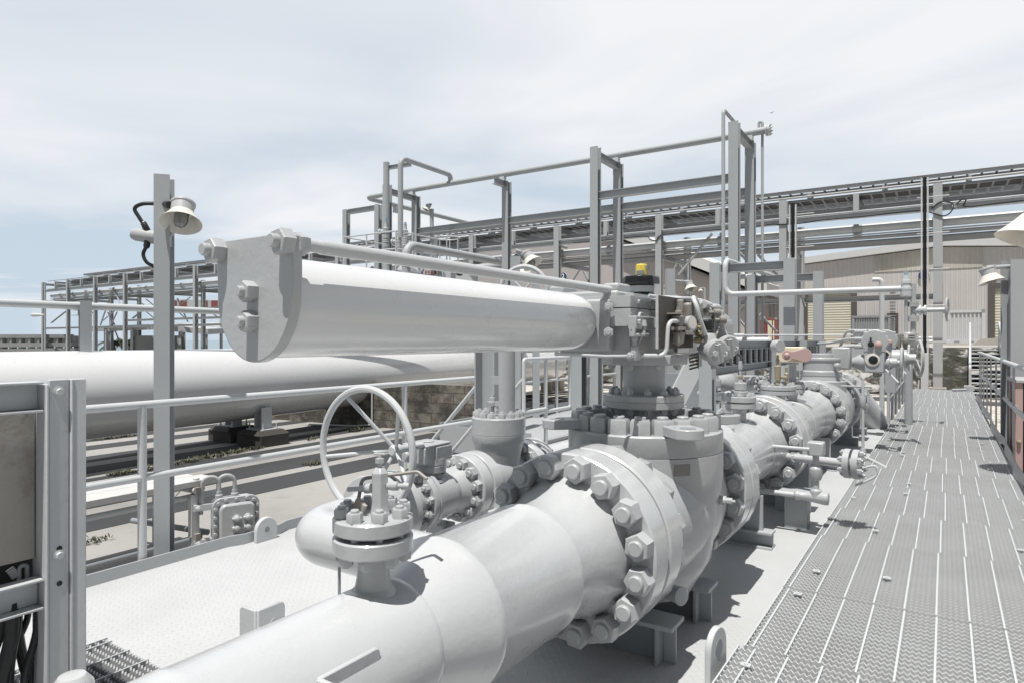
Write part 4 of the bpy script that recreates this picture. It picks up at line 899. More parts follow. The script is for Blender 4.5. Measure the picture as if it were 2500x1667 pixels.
for k, (ys, ye, r) in enumerate(((.765, .70, .017), (.79, .73, .009), (.80, .76, .010), (.812, .835, .014), (.828, .76, .010), (.84, .80, .009), (.76, .66, .012), (.835, .70, .009))):
    xx = XC - .06 - .03 * (k % 4)
    b = MB(); b.tube(smooth_path([(xx, ys, -.74), (xx + .002, ys - .004, -.84), (xx + .004, (ys + ye) / 2, -.96), (xx + .003, ye + .02, -1.1), (xx + .002, ye, DECK + .015), (xx + .003, ye - .25, DECK + .014)]), r, 10); o = obj('black_hose', b, M['black'])
    tag(o, 'black cable hanging below the rusty left frame, ' + ['thickest of the bundle', 'thin one next to the thickest', 'third from the left', 'one bending toward the corner post', 'one crossing in front toward the post', 'one closest to the corner post', 'one leaving at the left picture edge', 'slender one crossing behind'][k], 'cable', 'black hoses below the frame')
t = thing('pipe_stub', 'rounded grey pipe cap rising at the bottom left corner', 'pipe', (-1.92, .75, DECK)); b = MB(); b.lathe((-1.92, .80, DECK), (0, 0, 1), [(0, .055), (.31, .055), (.345, .05), (.368, .032), (.374, 0)], 28); obj('cap', b, M['pipe'], t)
# ---------------------------------------------------------------- lamps
def lamp(loc, yaw, label, tilt=.35, arm=True, scale=1.0, group='dish flood lamps', facing=None):
    """bulkhead lamp: housing can, white dish shade, guarded glass"""
    L = V(loc); t = thing('flood_lamp', label, 'lamp', loc, group)
    ax = V((math.cos(yaw) * math.sin(tilt), math.sin(yaw) * math.sin(tilt), -math.cos(tilt))) if facing is None else V(facing).normalized()
    k = scale; o = L
    b = MB(); b.lathe(o, ax, [(-.088 * k, .05 * k), (-.084 * k, .074 * k), (-.078 * k, .08 * k), (-.066 * k, .08 * k), (-.063 * k, .074 * k), (-.02 * k, .072 * k), (0, .07 * k)], 28); obj('housing', b, M['lamph'], t)
    b = MB(); b.lathe(o, ax, [(-.002 * k, .07 * k), (.0, .075 * k), (.03 * k, .093 * k), (.06 * k, .114 * k), (.083 * k, .132 * k), (.086 * k, .134 * k), (.085 * k, .130 * k), (.062 * k, .111 * k), (.032 * k, .09 * k), (.004 * k, .066 * k)], 44, cap=False); b.lathe(o, ax, [(.004 * k, .066 * k), (.004 * k, 0)], 24, cap=False); obj('shade', b, M['lampw'], t)
    b = MB(); b.lathe(o, ax, [(.004 * k, .04 * k), (.075 * k, .04 * k), (.1 * k, .03 * k), (.112 * k, .012 * k), (.114 * k, 0)], 20); gl = obj('glass', b, M['glass'], t)
    u, v, w = basis(ax); b = MB()
    for q in range(4):
        d = u * math.cos(q * PI / 2) + v * math.sin(q * PI / 2); b.tube([o + ax * .004 * k + d * .043 * k, o + ax * .078 * k + d * .043 * k, o + ax * .106 * k + d * .03 * k, o + ax * .118 * k], .0028 * k, 6)
    obj('guard', b, M['dark_paint'], t)
    return t, ax
XH, YH = -3.86, 2.10
t = thing('lamp_post', 'tall grey H section post carrying the large dish lamp, left of the actuator cylinder', 'post', (XH, YH, GZ))
b = MB(); b.beam((XH, YH, GZ), (XH, YH, .965), .137, .084, .008, .007, up=(.766, -.643, 0)); obj('post', b, M['steel'], t)
b = MB(); b.box((XH - .14, YH - .14, GZ), (XH + .14, YH + .14, GZ + .015)); obj('base_plate', b, M['steel'], t)
pL = at('z1', 1222, 470, d=3.82)
lamp(pL, 0, 'white dish lamp with grey can, on the tall H post at left', facing=(.47, -.42, -1.3), scale=.86)
pj = at('z1', 960, 612, d=3.9)
t = thing('junction_box', 'ribbed grey bullet shaped cable junction beside the lamp post, hanging in its black cable', 'junction box', pj)
b = MB(); ax = V((-.8, -.55, .14)); b.lathe(pj + V((.07, .06, -.02)), ax, [(0, .052), (.014, .052), (.016, .042), (.05, .04), (.14, .038), (.16, .03), (.17, .014), (.17, 0)], 14)
u, v, w = basis(ax)
for k in range(7): b.tube([pj + V((.07, .06, -.02)) + w * .03 + (u * math.cos(k * .9) + v * math.sin(k * .9)) * .034, pj + V((.07, .06, -.02)) + w * .15 + (u * math.cos(k * .9) + v * math.sin(k * .9)) * .027], .005, 6)
obj('body', b, M['galv'], t)
b = MB(); b.cbox(pj + V((.10, .08, -.01)), (.015, .07, .12)); b.cbox(pj + V((.13, .09, 0)), (.06, .02, .02)); obj('bracket', b, M['rail'], t)
D = 3.9
A = [at('z1', 1135, 415, d=3.80), at('z1', 1060, 408, d=D), at('z1', 960, 408, d=D), at('z1', 905, 440, d=D), at('z1', 935, 500, d=D), at('z1', 975, 560, d=D), at('z1', 990, 590, d=D)]
B = [at('z1', 995, 640, d=D), at('z1', 985, 690, d=D), at('z1', 962, 745, d=D), at('z1', 985, 800, d=D), at('z1', 1040, 835, d=D + .02), at('z1', 1062, 900, d=D + .03), at('z1', 1066, 1100, d=D + .03), at('z1', 1070, 1500, d=D + .03), at('z3', 1065, 600, d=D + .03)]
t = thing('lamp_cable', 'thin dark cable looping from the left lamp through the bullet shaped junction', 'cable', A[0])
b = MB(); b.tube(smooth_path(A), .0115, 10); obj('cable', b, M['black'], t)
b = MB(); b.tube(smooth_path(B), .0105, 10); obj('cable', b, M['black'], t)
b = MB(); b.lathe(A[0], A[1] - A[0], [(0, .02), (.06, .02), (.1, .014)], 10); b.lathe(A[6], A[5] - A[6], [(0, .02), (.05, .018), (.06, .013)], 10); b.lathe(B[0], B[1] - B[0], [(0, .02), (.05, .018), (.06, .013)], 10); obj('gland', b, M['bbox'], t)
# ---------------------------------------------------------------- scaffold bench, explosion proof box, hose
t = thing('scaffold_bench', 'low scaffold tube trestle with pale planks, standing on the concrete behind the left railing', 'scaffold', (-5, 2.9, GZ))
e0 = at('z3', 1325, 300, Z=-1.25); zt = -1.2
b = MB(); b.tube([(e0.x, e0.y, GZ), (e0.x, e0.y, zt + .09)], .024, 12); b.tube([(e0.x - .62, e0.y, GZ), (e0.x - .62, e0.y, zt + .02)], .024, 12); b.tube([(e0.x, e0.y - 1.9, GZ), (e0.x, e0.y - 1.9, zt + .05)], .024, 12); obj('upright', b, M['rail'], t)
b = MB(); b.tube([(e0.x + .05, e0.y - .03, zt - .0), (e0.x - .85, e0.y - .02, zt - .02)], .024, 12); b.tube([(e0.x - .03, e0.y + .2, zt - .06), (e0.x - .03, e0.y - 2.3, zt - .06)], .024, 12); obj('ledger', b, M['rail'], t)
b = MB(); b.tube([(e0.x + .0, e0.y + .1, GZ + .18), (e0.x - .8, e0.y - .1, GZ + .2)], .024, 12); b.tube([(e0.x, e0.y + .04, GZ + .16), (e0.x, e0.y - 2.2, GZ + .16)], .024, 12); obj('brace', b, M['dark_paint'], t)
b = MB()
for z in (zt, GZ + .18):
    b.lathe((e0.x, e0.y, z), (0, 0, 1), [(-.03, .036), (.03, .036)], 12); b.cbox((e0.x + .03, e0.y - .02, z), (.07, .04, .05)); b.cyl((e0.x + .02, e0.y - .07, z), (e0.x + .02, e0.y + .06, z), .008, n=8)
obj('coupler', b, M['grime'], t)
b = MB(); b.tube(smooth_path([(e0.x - .05, e0.y - .05, zt + .04), (e0.x - .02, e0.y - .15, zt - .02), (e0.x - .05, e0.y - .2, zt - .12)]), .004, 6); obj('tie_wire', b, M['rail'], t)
for k, lab in enumerate(('pale scaffold plank nearest the railing, its end sticking out past the trestle', 'pale scaffold plank in the middle of the trestle', 'pale scaffold plank farthest back on the trestle')):
    x1 = e0.x + .03 - .225 * k; b = MB(); b.box((x1 - .215, e0.y - 2.6 - .1 * k, zt + .028), (x1, e0.y + .16 - .06 * k, zt + .075)); o = obj('scaffold_plank', b, M['board'], bevel=.004); tag(o, lab, 'plank', 'planks on the scaffold bench')
pc = at('z3', 1590, 480, d=5.35)
t = thing('control_box', 'cast grey control box with bolted rim, push knobs and two looped conduits', 'control box', (pc.x, pc.y, GZ))
fx = V((.36, .93, 0)).normalized(); fn = V((.93, -.36, 0)).normalized(); up = V((0, 0, 1))
def rr(w, h, r, n=6):
    P = []
    for cx_, cy_, a in ((w - r, h - r, 0), (-w + r, h - r, PI / 2), (-w + r, -h + r, PI), (w - r, -h + r, 1.5 * PI)):
        P += [(cx_ + r * math.cos(a + PI / 2 * k / n), cy_ + r * math.sin(a + PI / 2 * k / n)) for k in range(n + 1)]
    return P
b = MB(); b.ext(rr(.165, .20, .06), pc - fn * .12, fx, up, fn * .12); obj('rear_case', b, M['cast'], t, bevel=.01)
b = MB(); b.ext(rr(.18, .215, .07), pc, fx, up, fn * .035); rim = obj('rim', b, M['cast'], t, bevel=.004)
b = MB(); b.ext(rr(.135, .17, .05), pc + fn * .034, fx, up, fn * .05); obj('cover', b, M['cast'], t, bevel=.016)
for p in [(-.16 + .08 * k, s_ * .195) for k in range(1, 4) for s_ in (-1, 1)] + [(s_ * .16, -.13 + .065 * k) for k in range(5) for s_ in (-1, 1)] + [(s_ * .135, q_ * .175) for s_ in (-1, 1) for q_ in (-1, 1)]:
    put('bolt', nut_mesh(.026, .018, .0, 'steel'), rim, pc + fx * p[0] + up * p[1] + fn * .035, fn)
b = MB()
for i in range(2):
    for j in range(3):
        o = pc + fx * (-.01 + .085 * i) + up * (.055 - .075 * j) + fn * .083; b.cbox(o, (.07, .07, .012), Matrix((fx, fn, up)).transposed()); b.lathe(o, fn, [(0, .026), (.02, .026), (.022, .018), (.045, .018), (.048, .012)], 12)
obj('push_knobs', b, M['rail'], t)
b = MB()
for k in (0, 1):
    o = pc + fx * (-.115 + .12 * k) - fn * .05 + up * .2; b.tube(fillet([o - up * .02, o + up * .17, o - fx * .12 + up * .19, o - fx * .125 - up * .12 - fn * .05], .06, 8), .016, 10); b.lathe(o, up, [(-.02, .03), (.03, .03), (.035, .022), (.06, .022)], 10)
obj('looped_conduit', b, M['galv'], t)
b = MB()
for z in (.14, -.14): b.cbox(pc - fx * .22 - fn * .07 + up * z, (.16, .04, .05), Matrix((fx, fn, up)).transposed()); b.lathe(pc - fx * .27 - fn * .05 + up * z, fn, [(0, .02), (.03, .02), (.03, .012), (.045, .012)], 10)
b.cbox(pc - fx * .30 - fn * .1 + V((0, 0, (GZ - pc.z) / 2 + .1)), (.05, .05, pc.z - GZ + .3)); obj('mounting_bracket', b, M['rail'], t)
b = MB(); b.tube([(XE - .14, -1.5, -1.46), (XE - .14, 1.98, -1.43), (XE - .12, 2.05, -1.43)], .03, 12); o = obj('dark_pipe', b, M['dark_paint']); tag(o, 'dark pipe running low along the outside of the deck edge', 'pipe')
# ---------------------------------------------------------------- storage vessel and what is near it
vh = math.radians(33.5 - 28.0); vd = V((-math.sin(vh), math.cos(vh), 0))
v0 = at('P', 603, 936, d=11.3); RV = .605
t = thing('storage_vessel', 'long white horizontal pressure vessel on pedestals behind the left railing', 'vessel', (v0.x, v0.y, GZ))
Lf = 12.9
b = MB(); b.lathe(v0, vd, [(-9.5, .3), (-9.4, RV * .8), (-9.2, RV)] + [(q, RV) for q in (-6, -5.99, 0, 8.4)] + [(8.402, RV + .002), (8.42, RV + .002), (8.422, RV)] + [(Lf - .45 + .45 * math.sin(a * PI / 24), RV * math.cos(a * PI / 24)) for a in range(0, 12)] + [(Lf, 0)], 72); obj('shell', b, M['vessel'], t)
b = MB(); uu = vd.cross(V((0, 0, 1)))
b.tube([v0 + vd * -6 + uu * RV * 1.004 * math.cos(.35) - V((0, 0, RV * math.sin(.35))), v0 + vd * .8 + uu * RV * 1.004 * math.cos(.35) - V((0, 0, RV * math.sin(.35)))], .007, 6); obj('seam_strip', b, M['vessel'], t)
for j, yq in enumerate((-4.55, 0.05)):
    for sx in (-.40, .45):
        p = v0 + vd * (yq - (.0 if sx < 0 else .1)) + uu * sx
        b = MB(); zz = v0.z - math.sqrt(RV * RV - sx * sx) + .03; b.beam((p.x, p.y, GZ + .27), (p.x, p.y, zz), .2, .2, .014, .012, up=(1, 0, 0)); b.box((p.x - .22, p.y - .17, GZ + .255), (p.x + .22, p.y + .17, GZ + .272)); lg = obj('leg', b, M['rail'], t)
        b = MB(); b.ext([(-.33, -.27), (.33, -.27), (.33, .27), (-.33, .27)], (p.x, p.y, GZ), (1, 0, 0), (0, 1, 0), (0, 0, .19)); b.lathe((p.x, p.y, GZ + .19), (0, 0, 1), [(0, .42), (.065, .33)], 4, (1, 0, 0), PI / 4); obj('concrete_block', b, M['ped_shade'] if j or sx < 0 else M['ped_shade'], lg)
        b = MB()
        for ax_ in (-.18, .18):
            for ay in (-.13, .13): b.lathe((p.x + ax_, p.y + ay, GZ + .27), (0, 0, 1), [(0, .02), (.025, .02), (.025, .01), (.09, .01)], 8)
        obj('anchor_bolts', b, M['rail'], lg)
for q in (5.2, 12.2):
    p = v0 + vd * q; b = MB(); b.lathe((p.x, p.y, GZ), (0, 0, 1), [(0, .2), (p.z - RV - GZ + .1, .2)], 24); obj('round_pier', b, M['ped'], t)
zp_ = at('P', 192, 748, d=8.95); pst = at('P', 208, 880, d=8.9)
t = thing('vent_pipe', 'thin white pipe carried above the vessel on a short H post, at the left edge', 'pipe', (pst.x, pst.y, pst.z))
b = MB(); b.beam(pst - V((0, 0, .2)), V((pst.x, pst.y, zp_.z + .07)), .16, .135, .012, .01, up=(1, -.3, 0)); obj('post', b, M['steel'], t)
b = MB(); px = pst.x - .05; b.tube([(px, -2, zp_.z), (px, 26, zp_.z)], .05, 16); obj('pipe', b, M['rail'], t)
b = MB(); b.beam((pst.x - .32, pst.y, zp_.z - .085), (pst.x - .06, pst.y, zp_.z - .085), .08, .1, .008, .007, kind='C'); obj('bracket', b, M['steel'], t)
t = thing('block_wall', 'stained concrete block wall standing under the far part of the white vessel', 'wall', (-9.5, 9.9, GZ))
b = MB(); w0 = at('P', 660, 1022, Z=GZ); w1 = at('P', 1155, 1060, Z=GZ); wd = (w1 - w0).normalized(); wn = V((-wd.y, wd.x, 0))
b.ext([(-6, 0), ((w1 - w0).length + .02, 0), ((w1 - w0).length + .02, .9), (-6, .9)], w0, wd, V((0, 0, 1)), wn * .2); obj('masonry', b, M['block'], t)
b = MB(); b.tube(fillet([w0 + wd * 2.9 - wn * .04 + V((0, 0, .8)), w0 + wd * 2.9 - wn * .04 + V((0, 0, .05)), w0 + wd * 2.6 - wn * .25 + V((0, 0, .03)), w0 + wd * 1.6 - wn * .5 + V((0, 0, .03))], .08), .02, 8); o = obj('drain_hose', b, M['rail']); tag(o, 'thin pale pipe running down the stained block wall', 'pipe')
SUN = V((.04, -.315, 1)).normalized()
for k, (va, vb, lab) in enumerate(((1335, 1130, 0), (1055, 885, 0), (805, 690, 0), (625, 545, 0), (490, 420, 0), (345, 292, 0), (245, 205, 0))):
    xs = sorted(at('P', 520.5, 1000 + q / 5.807, Z=GZ).x for q in (va, vb)); b = MB(); b.box((xs[0], -14, GZ - .02), (xs[1], 9.5, GZ + .004)); setting(obj('shadow_strip', b, M['gshadow']))  # thin dark strips stand in for parallel cast shadows on the concrete
# weeds along the joints
random.seed(21); b = MB()
def weed(p, h, n):
    for _ in range(n):
        a = random.uniform(0, 2 * PI); l = h * random.uniform(.5, 1.1); d = V((math.cos(a), math.sin(a), random.uniform(.3, 1.2))).normalized(); q = p + V((random.uniform(-.05, .05), random.uniform(-.05, .05), 0)); s_ = V((-d.y, d.x, 0)).normalized() * l * .13
        b.face([b.bm.verts.new(q), b.bm.verts.new(q + d * l * .5 + s_), b.bm.verts.new(q + d * l), b.bm.verts.new(q + d * l * .5 - s_)])
def weed_line(z, p0, p1, n, h):
    A_, B_ = at(z, *p0, Z=GZ), at(z, *p1, Z=GZ)
    for k in range(n):
        tt = random.random(); weed(A_.lerp(B_, tt) + V((random.uniform(-.07, .07), 0, 0)), h * .72, 6)
weed_line('z2', (990, 790), (1750, 640), 110, .13); weed_line('z2', (630, 590), (910, 560), 40, .12); weed_line('z2', (570, 1280), (720, 1240), 10, .1); weed_line('z2', (2080, 760), (2160, 740), 14, .14); weed_line('z4', (0, 750), (160, 720), 14, .12); weed_line('z4', (370, 680), (460, 660), 20, .14); weed_line('z2', (730, 830), (900, 800), 40, .1)
setting(obj('weeds', b, M['weed'], smooth=0), 'stuff')
b = MB(); rs = random.Random(9)
for k in range(9):
    A_ = at('q6', 600 + rs.uniform(-40, 60), 740 + k * 22, Z=GZ); B_ = at('q6', 1330 + rs.uniform(-40, 60), 690 + k * 25, Z=GZ)
    b2 = MB(); b2.tube(smooth_path([A_ + V((-2, .3, .03)), A_ + V((0, 0, .03)), A_.lerp(B_, .35) + V((rs.uniform(-.1, .1), rs.uniform(-.25, .25), .03)), A_.lerp(B_, .7) + V((rs.uniform(-.1, .1), rs.uniform(-.25, .25), .03)), B_ + V((0, 0, .03)), B_ + V((1.5, .2, .03))], 5), .025, 6)
    o = obj('ground_cable', b2, M['black']); tag(o, 'black cable lying across the pale yard behind the side platform, ' + ('farthest back', 'second from the back', 'third from the back', 'fourth from the back', 'middle of the bundle', 'fourth from the front', 'third from the front', 'second from the front', 'frontmost')[k], 'cable', 'cables lying on the yard')
# ================================================================ long pipe rack across the background
YR = 20.0; UPZ = (0, 0, 1)
def colx(k): return -.17 - 3.72 * k
t = thing('pipe_rack', 'long grey steel pipe rack running across the background on H columns', 'pipe rack', (-20, YR, GZ)); RACK = t
for k in range(-1, 15):
    x = colx(k)
    for y, zt in ((YR, 3.99), (YR + 2.7, 3.6)):
        if y > YR and k < 0: continue
        b = MB(); b.beam((x, y, GZ + .55), (x, y, zt), .2, .2, .016, .012, up=(0, 1, 0)); c = obj('column', b, M['rack'], t)
        b = MB(); b.box((x - .19, y - .19, GZ), (x + .19, y + .19, GZ + .55)); obj('pedestal', b, M['ped'], c, bevel=.02)
xl, xr = colx(14) - .1, colx(-1) + 3
for y, z, h, nm in ((YR, 3.37, .15, 'front_beam'), (YR + 2.7, 3.37, .15, 'rear_beam')):
    b = MB(); b.beam((xl, y, z), (xr if z > 3 else colx(2), y, z), h, .12, .012, .009); obj(nm, b, M['rack'], t)
for k in range(-1, 14):
    x = colx(k) - 1.86
    b = MB(); b.beam((x, YR, 3.447), (x, YR, 3.96), .13, .13, .01, .008, up=(0, 1, 0)); obj('stub_post', b, M['rack'], t)
    b = MB(); b.beam((x, YR + .07, 3.88), (x, YR + 2.64, 3.88), .13, .1, .01, .008); obj('cross_beam', b, M['rack'], t)
for k in range(-1, 15):
    x = colx(k)
    for z in (3.84, 2.66):
        b = MB(); b.beam((x, YR + .11, z), (x, YR + 2.59, z), .15, .1, .012, .008); obj('cross_beam', b, M['rack'], t)
def seg(par, z, p, q, Y=None, r=.05, mat='rack', nm='brace'):
    b = MB(); A_, B_ = at(z, *p, Y=Y), at(z, *q, Y=Y); b.beam(A_, B_, r * 2, r * 1.4, .01, .01, kind='L', up=(0, -1, .01)); return obj(nm, b, M[mat], par)
YB = YR + .02
zlow = at('y7', 250, 925, Y=YR).z; zl2 = at('y7', 1250, 825, Y=YR).z
b = MB(); b.beam((xl, YB, zlow), (colx(8), YB, zlow), .12, .1, .01, .008); obj('lower_beam', b, M['rack'], t)
b = MB(); b.beam((colx(11), YB, zl2), (colx(5), YB, zl2), .12, .1, .01, .008); obj('lower_beam', b, M['rack'], t)
zl3 = at('y7', 1250, 715, Y=YR).z
b = MB(); b.beam((colx(12), YR + 2.7, zl3 * 1.13), (colx(5), YR + 2.7, zl3 * 1.13), .1, .1, .01, .008); obj('lower_beam', b, M['rack'], t)
for p, q in (((900, 420), (740, 890)), ((905, 420), (1065, 830)), ((910, 950), (810, 1190)), ((920, 950), (1010, 1190)), ((125, 865), (310, 720)), ((620, 720), (700, 790)), ((1140, 810), (1270, 710)), ((1290, 710), (1400, 800)), ((1700, 720), (1790, 800)), ((2000, 800), (2070, 730)), ((2110, 730), (2200, 790)), ((940, 690), (760, 840)), ((830, 730), (920, 890)), ((950, 720), (870, 890)), ((1180, 570), (1280, 640)), ((1310, 570), (1395, 640)), ((1700, 560), (1830, 850)), ((1860, 540), (1700, 660))):
    seg(t, 'y7', p, q, YR + (.14 if p[1] < 900 and p[0] < 1070 and p[0] > 890 else 1.4), .045)
for z, p, q, yy in (('y2', (1150, 1125), (870, 1470), YR + .1), ('y2', (1215, 1125), (1460, 1370), YR + .1), ('z7', (1130, 160), (1010, 380), YR + 2.6), ('z7', (1150, 160), (1240, 380), YR + 2.6), ('z7', (240, 215), (120, 400), YR + 2.6), ('z7', (265, 215), (340, 370), YR + 2.6), ('y2', (1530, 1300), (1790, 1568), YR + .3), ('y3', (165, 1140), (240, 1380), YR + 2.6), ('z7', (1880, 620), (2040, 790), YR + 2.5), ('q1', (550, 950), (680, 820), YR + 2.5), ('q1', (550, 970), (670, 1120), YR + 2.5), ('q1', (560, 50), (680, 200), YR + .2)):
    seg(t, z, p, q, yy, .06)
b = MB(); za = at('q1', 1000, 765, Y=YR + 2.7).z; b.beam((colx(3), YR + 2.7, za), (colx(0), YR + 2.7, za), .16, .12, .012, .01); obj('lower_beam', b, M['rack'], t)
def tray(name, lab, y0, y1, z0, h, x0, x1, cables, rung=.3):
    t = thing(name, lab, 'cable tray', ((x0 + x1) / 2, y0, z0), 'cable trays on the rack')
    b = MB(); b.beam((x0, y0, z0 + h / 2), (x1, y0, z0 + h / 2), h, .045, .006, .006, kind='C'); b.beam((x0, y1, z0 + h / 2), (x1, y1, z0 + h / 2), h, .045, .006, .006, kind='C'); obj('side_rail', b, M['galv'], t)
    b = MB(); n = int((x1 - x0) / rung)
    for k in range(n): b.box((x0 + k * rung, y0 + .024, z0 + .005), (x0 + k * rung + .05, y1 - .024, z0 + .03))
    obj('rungs', b, M['galv'], t, smooth=0)
    if cables:
        b = MB(); b.box((x0, y0 + .05, z0 + .031), (x1, y1 - .05, z0 + .031 + h * .3)); obj('cable_fill', b, M['black'], t)
    return t
tray('cable_tray', 'topmost open cable tray along the rack, standing on small stools', YR + .1, YR + .75, 4.17, .1, colx(12.5), xr, False)
tray('cable_tray', 'cable tray full of black cables just below the topmost one', YR + .16, YR + .95, 3.93, .06, colx(13), xr, True)
tray('cable_tray', 'deep sided cable tray with dark cables at the level of the stub posts', YR + 1.0, YR + 1.8, 3.95, .14, colx(13.5), xr, False)
tray('cable_tray', 'lower cable tray lying on the front beam of the rack', YR + .3, YR + 1.3, 3.55, .12, colx(13.7), xr, False)
b = MB()
for k in range(-1, 13):
    for dx in (0, 1.86): b.box((colx(k) + .6 - dx, YR + .2, 3.99), (colx(k) + .72 - dx, YR + .5, 4.168))
obj('tray_stools', b, M['rack'], RACK)
def xpipe(lab, y, z, r, x0=None, x1=None, mat='rack', shoe=False):
    b = MB(); b.cyl((x0 or xl + .5, y, z), (x1 or xr, y, z), r, n=18); o = obj('rack_pipe', b, M[mat]); tag(o, lab, 'pipe', 'pipes lying along the rack')
    if shoe:
        b = MB()
        for k in range(-1, 14):
            for f in (0, 1.86): b.cyl((colx(k) - .12 - f, y, z), (colx(k) + .12 - f, y, z), r + .008, n=18); b.box((colx(k) - .1 - f, y - .05, z - r - .08), (colx(k) + .1 - f, y + .05, z - r + .02))
        ORIG[o.name] = V((0, 0, 0)); obj('pipe_shoe', b, M['steel'], o)
    return o
xpipe('thickest pipe lying along the rack below its front beam', YR + .35, 3.06, .12, mat='rail', shoe=True)
xpipe('thin pipe directly under the thickest rack pipe', YR + .25, 2.875, .022, mat='galv'); xpipe('medium thin pipe second below the thickest rack pipe', YR + .45, 2.83, .035, mat='galv'); xpipe('lowest thin pipe in front of the ribbed soffit of the rack', YR + .3, 2.76, .018, mat='galv')
xpipe('thin conduit between the two upper cable trays of the rack', YR + .12, 4.06, .03, mat='galv'); xpipe('thin conduit just above the front beam of the rack', YR + .1, 3.50, .025, mat='galv')
b = MB()
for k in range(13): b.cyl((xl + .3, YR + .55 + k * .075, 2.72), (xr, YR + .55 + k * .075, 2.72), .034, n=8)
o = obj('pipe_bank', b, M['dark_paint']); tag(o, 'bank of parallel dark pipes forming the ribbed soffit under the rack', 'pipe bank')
c0 = [at('y3', *p, Y=YR - .12) for p in ((0, 630), (200, 620), (400, 590), (800, 555), (1000, 530), (1290, 505), (1420, 530), (1500, 552), (1560, 530), (1600, 465), (1570, 430), (1480, 425), (1400, 485))]
c1 = [at('y3', *p, Y=YR - .12) for p in ((1610, 460), (1670, 405), (1710, 410), (1690, 460), (1760, 468), (1980, 440), (2240, 410))]
c2 = [at('y2', *p, Y=YR - .12) for p in ((0, 1205), (200, 1190), (420, 1165), (600, 1150), (640, 1180), (690, 1185), (740, 1140), (1040, 1110), (1500, 1070), (1660, 1050), (1790, 1057))]
t = thing('rack_cable', 'black cable sagging along the front beam of the rack', 'cable', c0[0]); b = MB()
for c in (c2[:-1] + c0, c1): b.tube(smooth_path(c, 5), .016, 6)
obj('cable', b, M['black'], t); b = MB(); b.lathe(at('y3', 1605, 460, Y=YR - .1), (0, -1, 0), [(-.03, .05), (.03, .05), (.03, 0)], 14); obj('connector', b, M['galv'], t)
# ---------------------------------------------------------------- cable risers in front of the rack
def riser(lab, x, y, z0, z1, w, foot):
    t = thing('cable_riser', lab, 'cable riser', (x, y, z0)); b = MB()
    for s in (-1, 1): b.beam((x + s * w / 2, y, z0), (x + s * w / 2, y, z1), .09, .035, .006, .006, kind='C', up=(0, 1, 0))
    for k in range(int((z1 - z0) / .45)): b.cyl((x - w / 2 - .1, y + .05, z0 + .3 + k * .9), (x + w / 2 + .45, y + .05, z0 + .3 + k * .9), .014, n=6) if k * .9 + .3 < z1 - z0 else None
    obj('side_channel', b, M['lampw'] if 0 else M['contw'], t)
    b = MB(); n = 5
    for k in range(n): b.cyl((x - w * .22 + w * .44 * k / (n - 1), y - .0, z0), (x - w * .22 + w * .44 * k / (n - 1), y - .0, z1 + .02), w * .07, n=8)
    obj('black_cables', b, M['black'], t)
    if foot:
        b = MB(); b.box((x - w * .62, y - .06, foot), (x + w * .62, y + .06, z0 + .02)); obj('cover', b, M['contw'], t, bevel=.01)
        b = MB(); b.tube([(x - .18, y, foot), (x - .12, y - .05, foot + .75)], .02, 8); obj('stay', b, M['rail'], t)
p = at('y4', 1335, 835, Y=19.3); q_ = at('y3', 1338, 205, Y=19.3); riser('tall cable riser with black cables in pale channels, left of the nearest rack column', p.x, 19.3, p.z, q_.z, .13, GZ)
p = at('y3', 133, 935, Y=19.4); q_ = at('y3', 133, 450, Y=19.4); riser('short cable riser with bright bent conduits at the second rack column', p.x, 19.4, p.z, q_.z, .16, None)
# ---------------------------------------------------------------- tall portal frames and header
YN, YF = 13.25, 14.4
t = thing('portal_frame', 'tall open frame of H columns and beams carrying the high header pipe', 'frame', (-8, YN, GZ))
def hcol(x, y, z, w=.19, z0=GZ, nm='column', mat='steel'):
    b = MB(); b.beam((x, y, z0), (x, y, z), w * .95, w, .013, .01, up=(0, 1, 0)); return obj(nm, b, M[mat], t)
for x in (-3.49, -6.53, -12.92): hcol(x, YN, 4.30); hcol(x + .03, YF, 4.19)
hcol(-9.7, YF, 4.18)
for x in (-3.46, -6.5, -12.9):
    b = MB(); b.beam((x, YN + .1, 4.12), (x, YF + .12, 4.10), .15, .13, .011, .009); obj('top_beam', b, M['steel'], t)
b = MB(); b.beam((-9.72, YF - .55, 4.1), (-9.72, YF + .1, 4.1), .15, .13, .011, .009); obj('top_beam', b, M['steel'], t)
for x0, x1, y, z in ((-6.43, -3.59, YN, 3.205), (-6.40, -3.56, YF, 3.145), (-9.6, -6.62, YF, 3.145), (-12.8, -9.8, YF, 3.15)):
    b = MB(); b.beam((x0, y, z), (x1, y, z), .17, .12, .012, .009); obj('tie_beam', b, M['steel'], t)
pA = at('y1', 412, 835, Y=15.6); pB = at('y1', 152, 870, Y=15.6)
hcol(pA.x, 15.6, pA.z); hcol(pB.x, 15.6, pB.z - .03)
b = MB(); b.beam((pB.x + .1, 15.6, pA.z - .09), (pA.x - .1, 15.6, pA.z - .09), .16, .13, .011, .009); obj('top_beam', b, M['steel'], t)
YH2 = 14.25; ZH = 4.345
xL = at('y1', 308, 785, Y=YH2).x; xR_ = at('y2', 1610, 262, Y=YH2).x
t = thing('header_pipe', 'long high header pipe on the tall frame, blind flanged at its right end', 'pipe', (-8, YH2, ZH))
b = MB(); b.tube(fillet([(xR_, YH2, ZH), (xL, YH2, ZH), (xL, 27, ZH - .02)], .28, 10), .075, 18); obj('pipe', b, M['steel'], t)
b = MB(); b.lathe((xR_ - .02, YH2, ZH), (1, 0, 0), [(0, .12), (.035, .12), (.036, .1), (.045, .1), (.046, .12), (.085, .12), (.085, 0)], 24); f = obj('blind_flange', b, M['rail'], t)
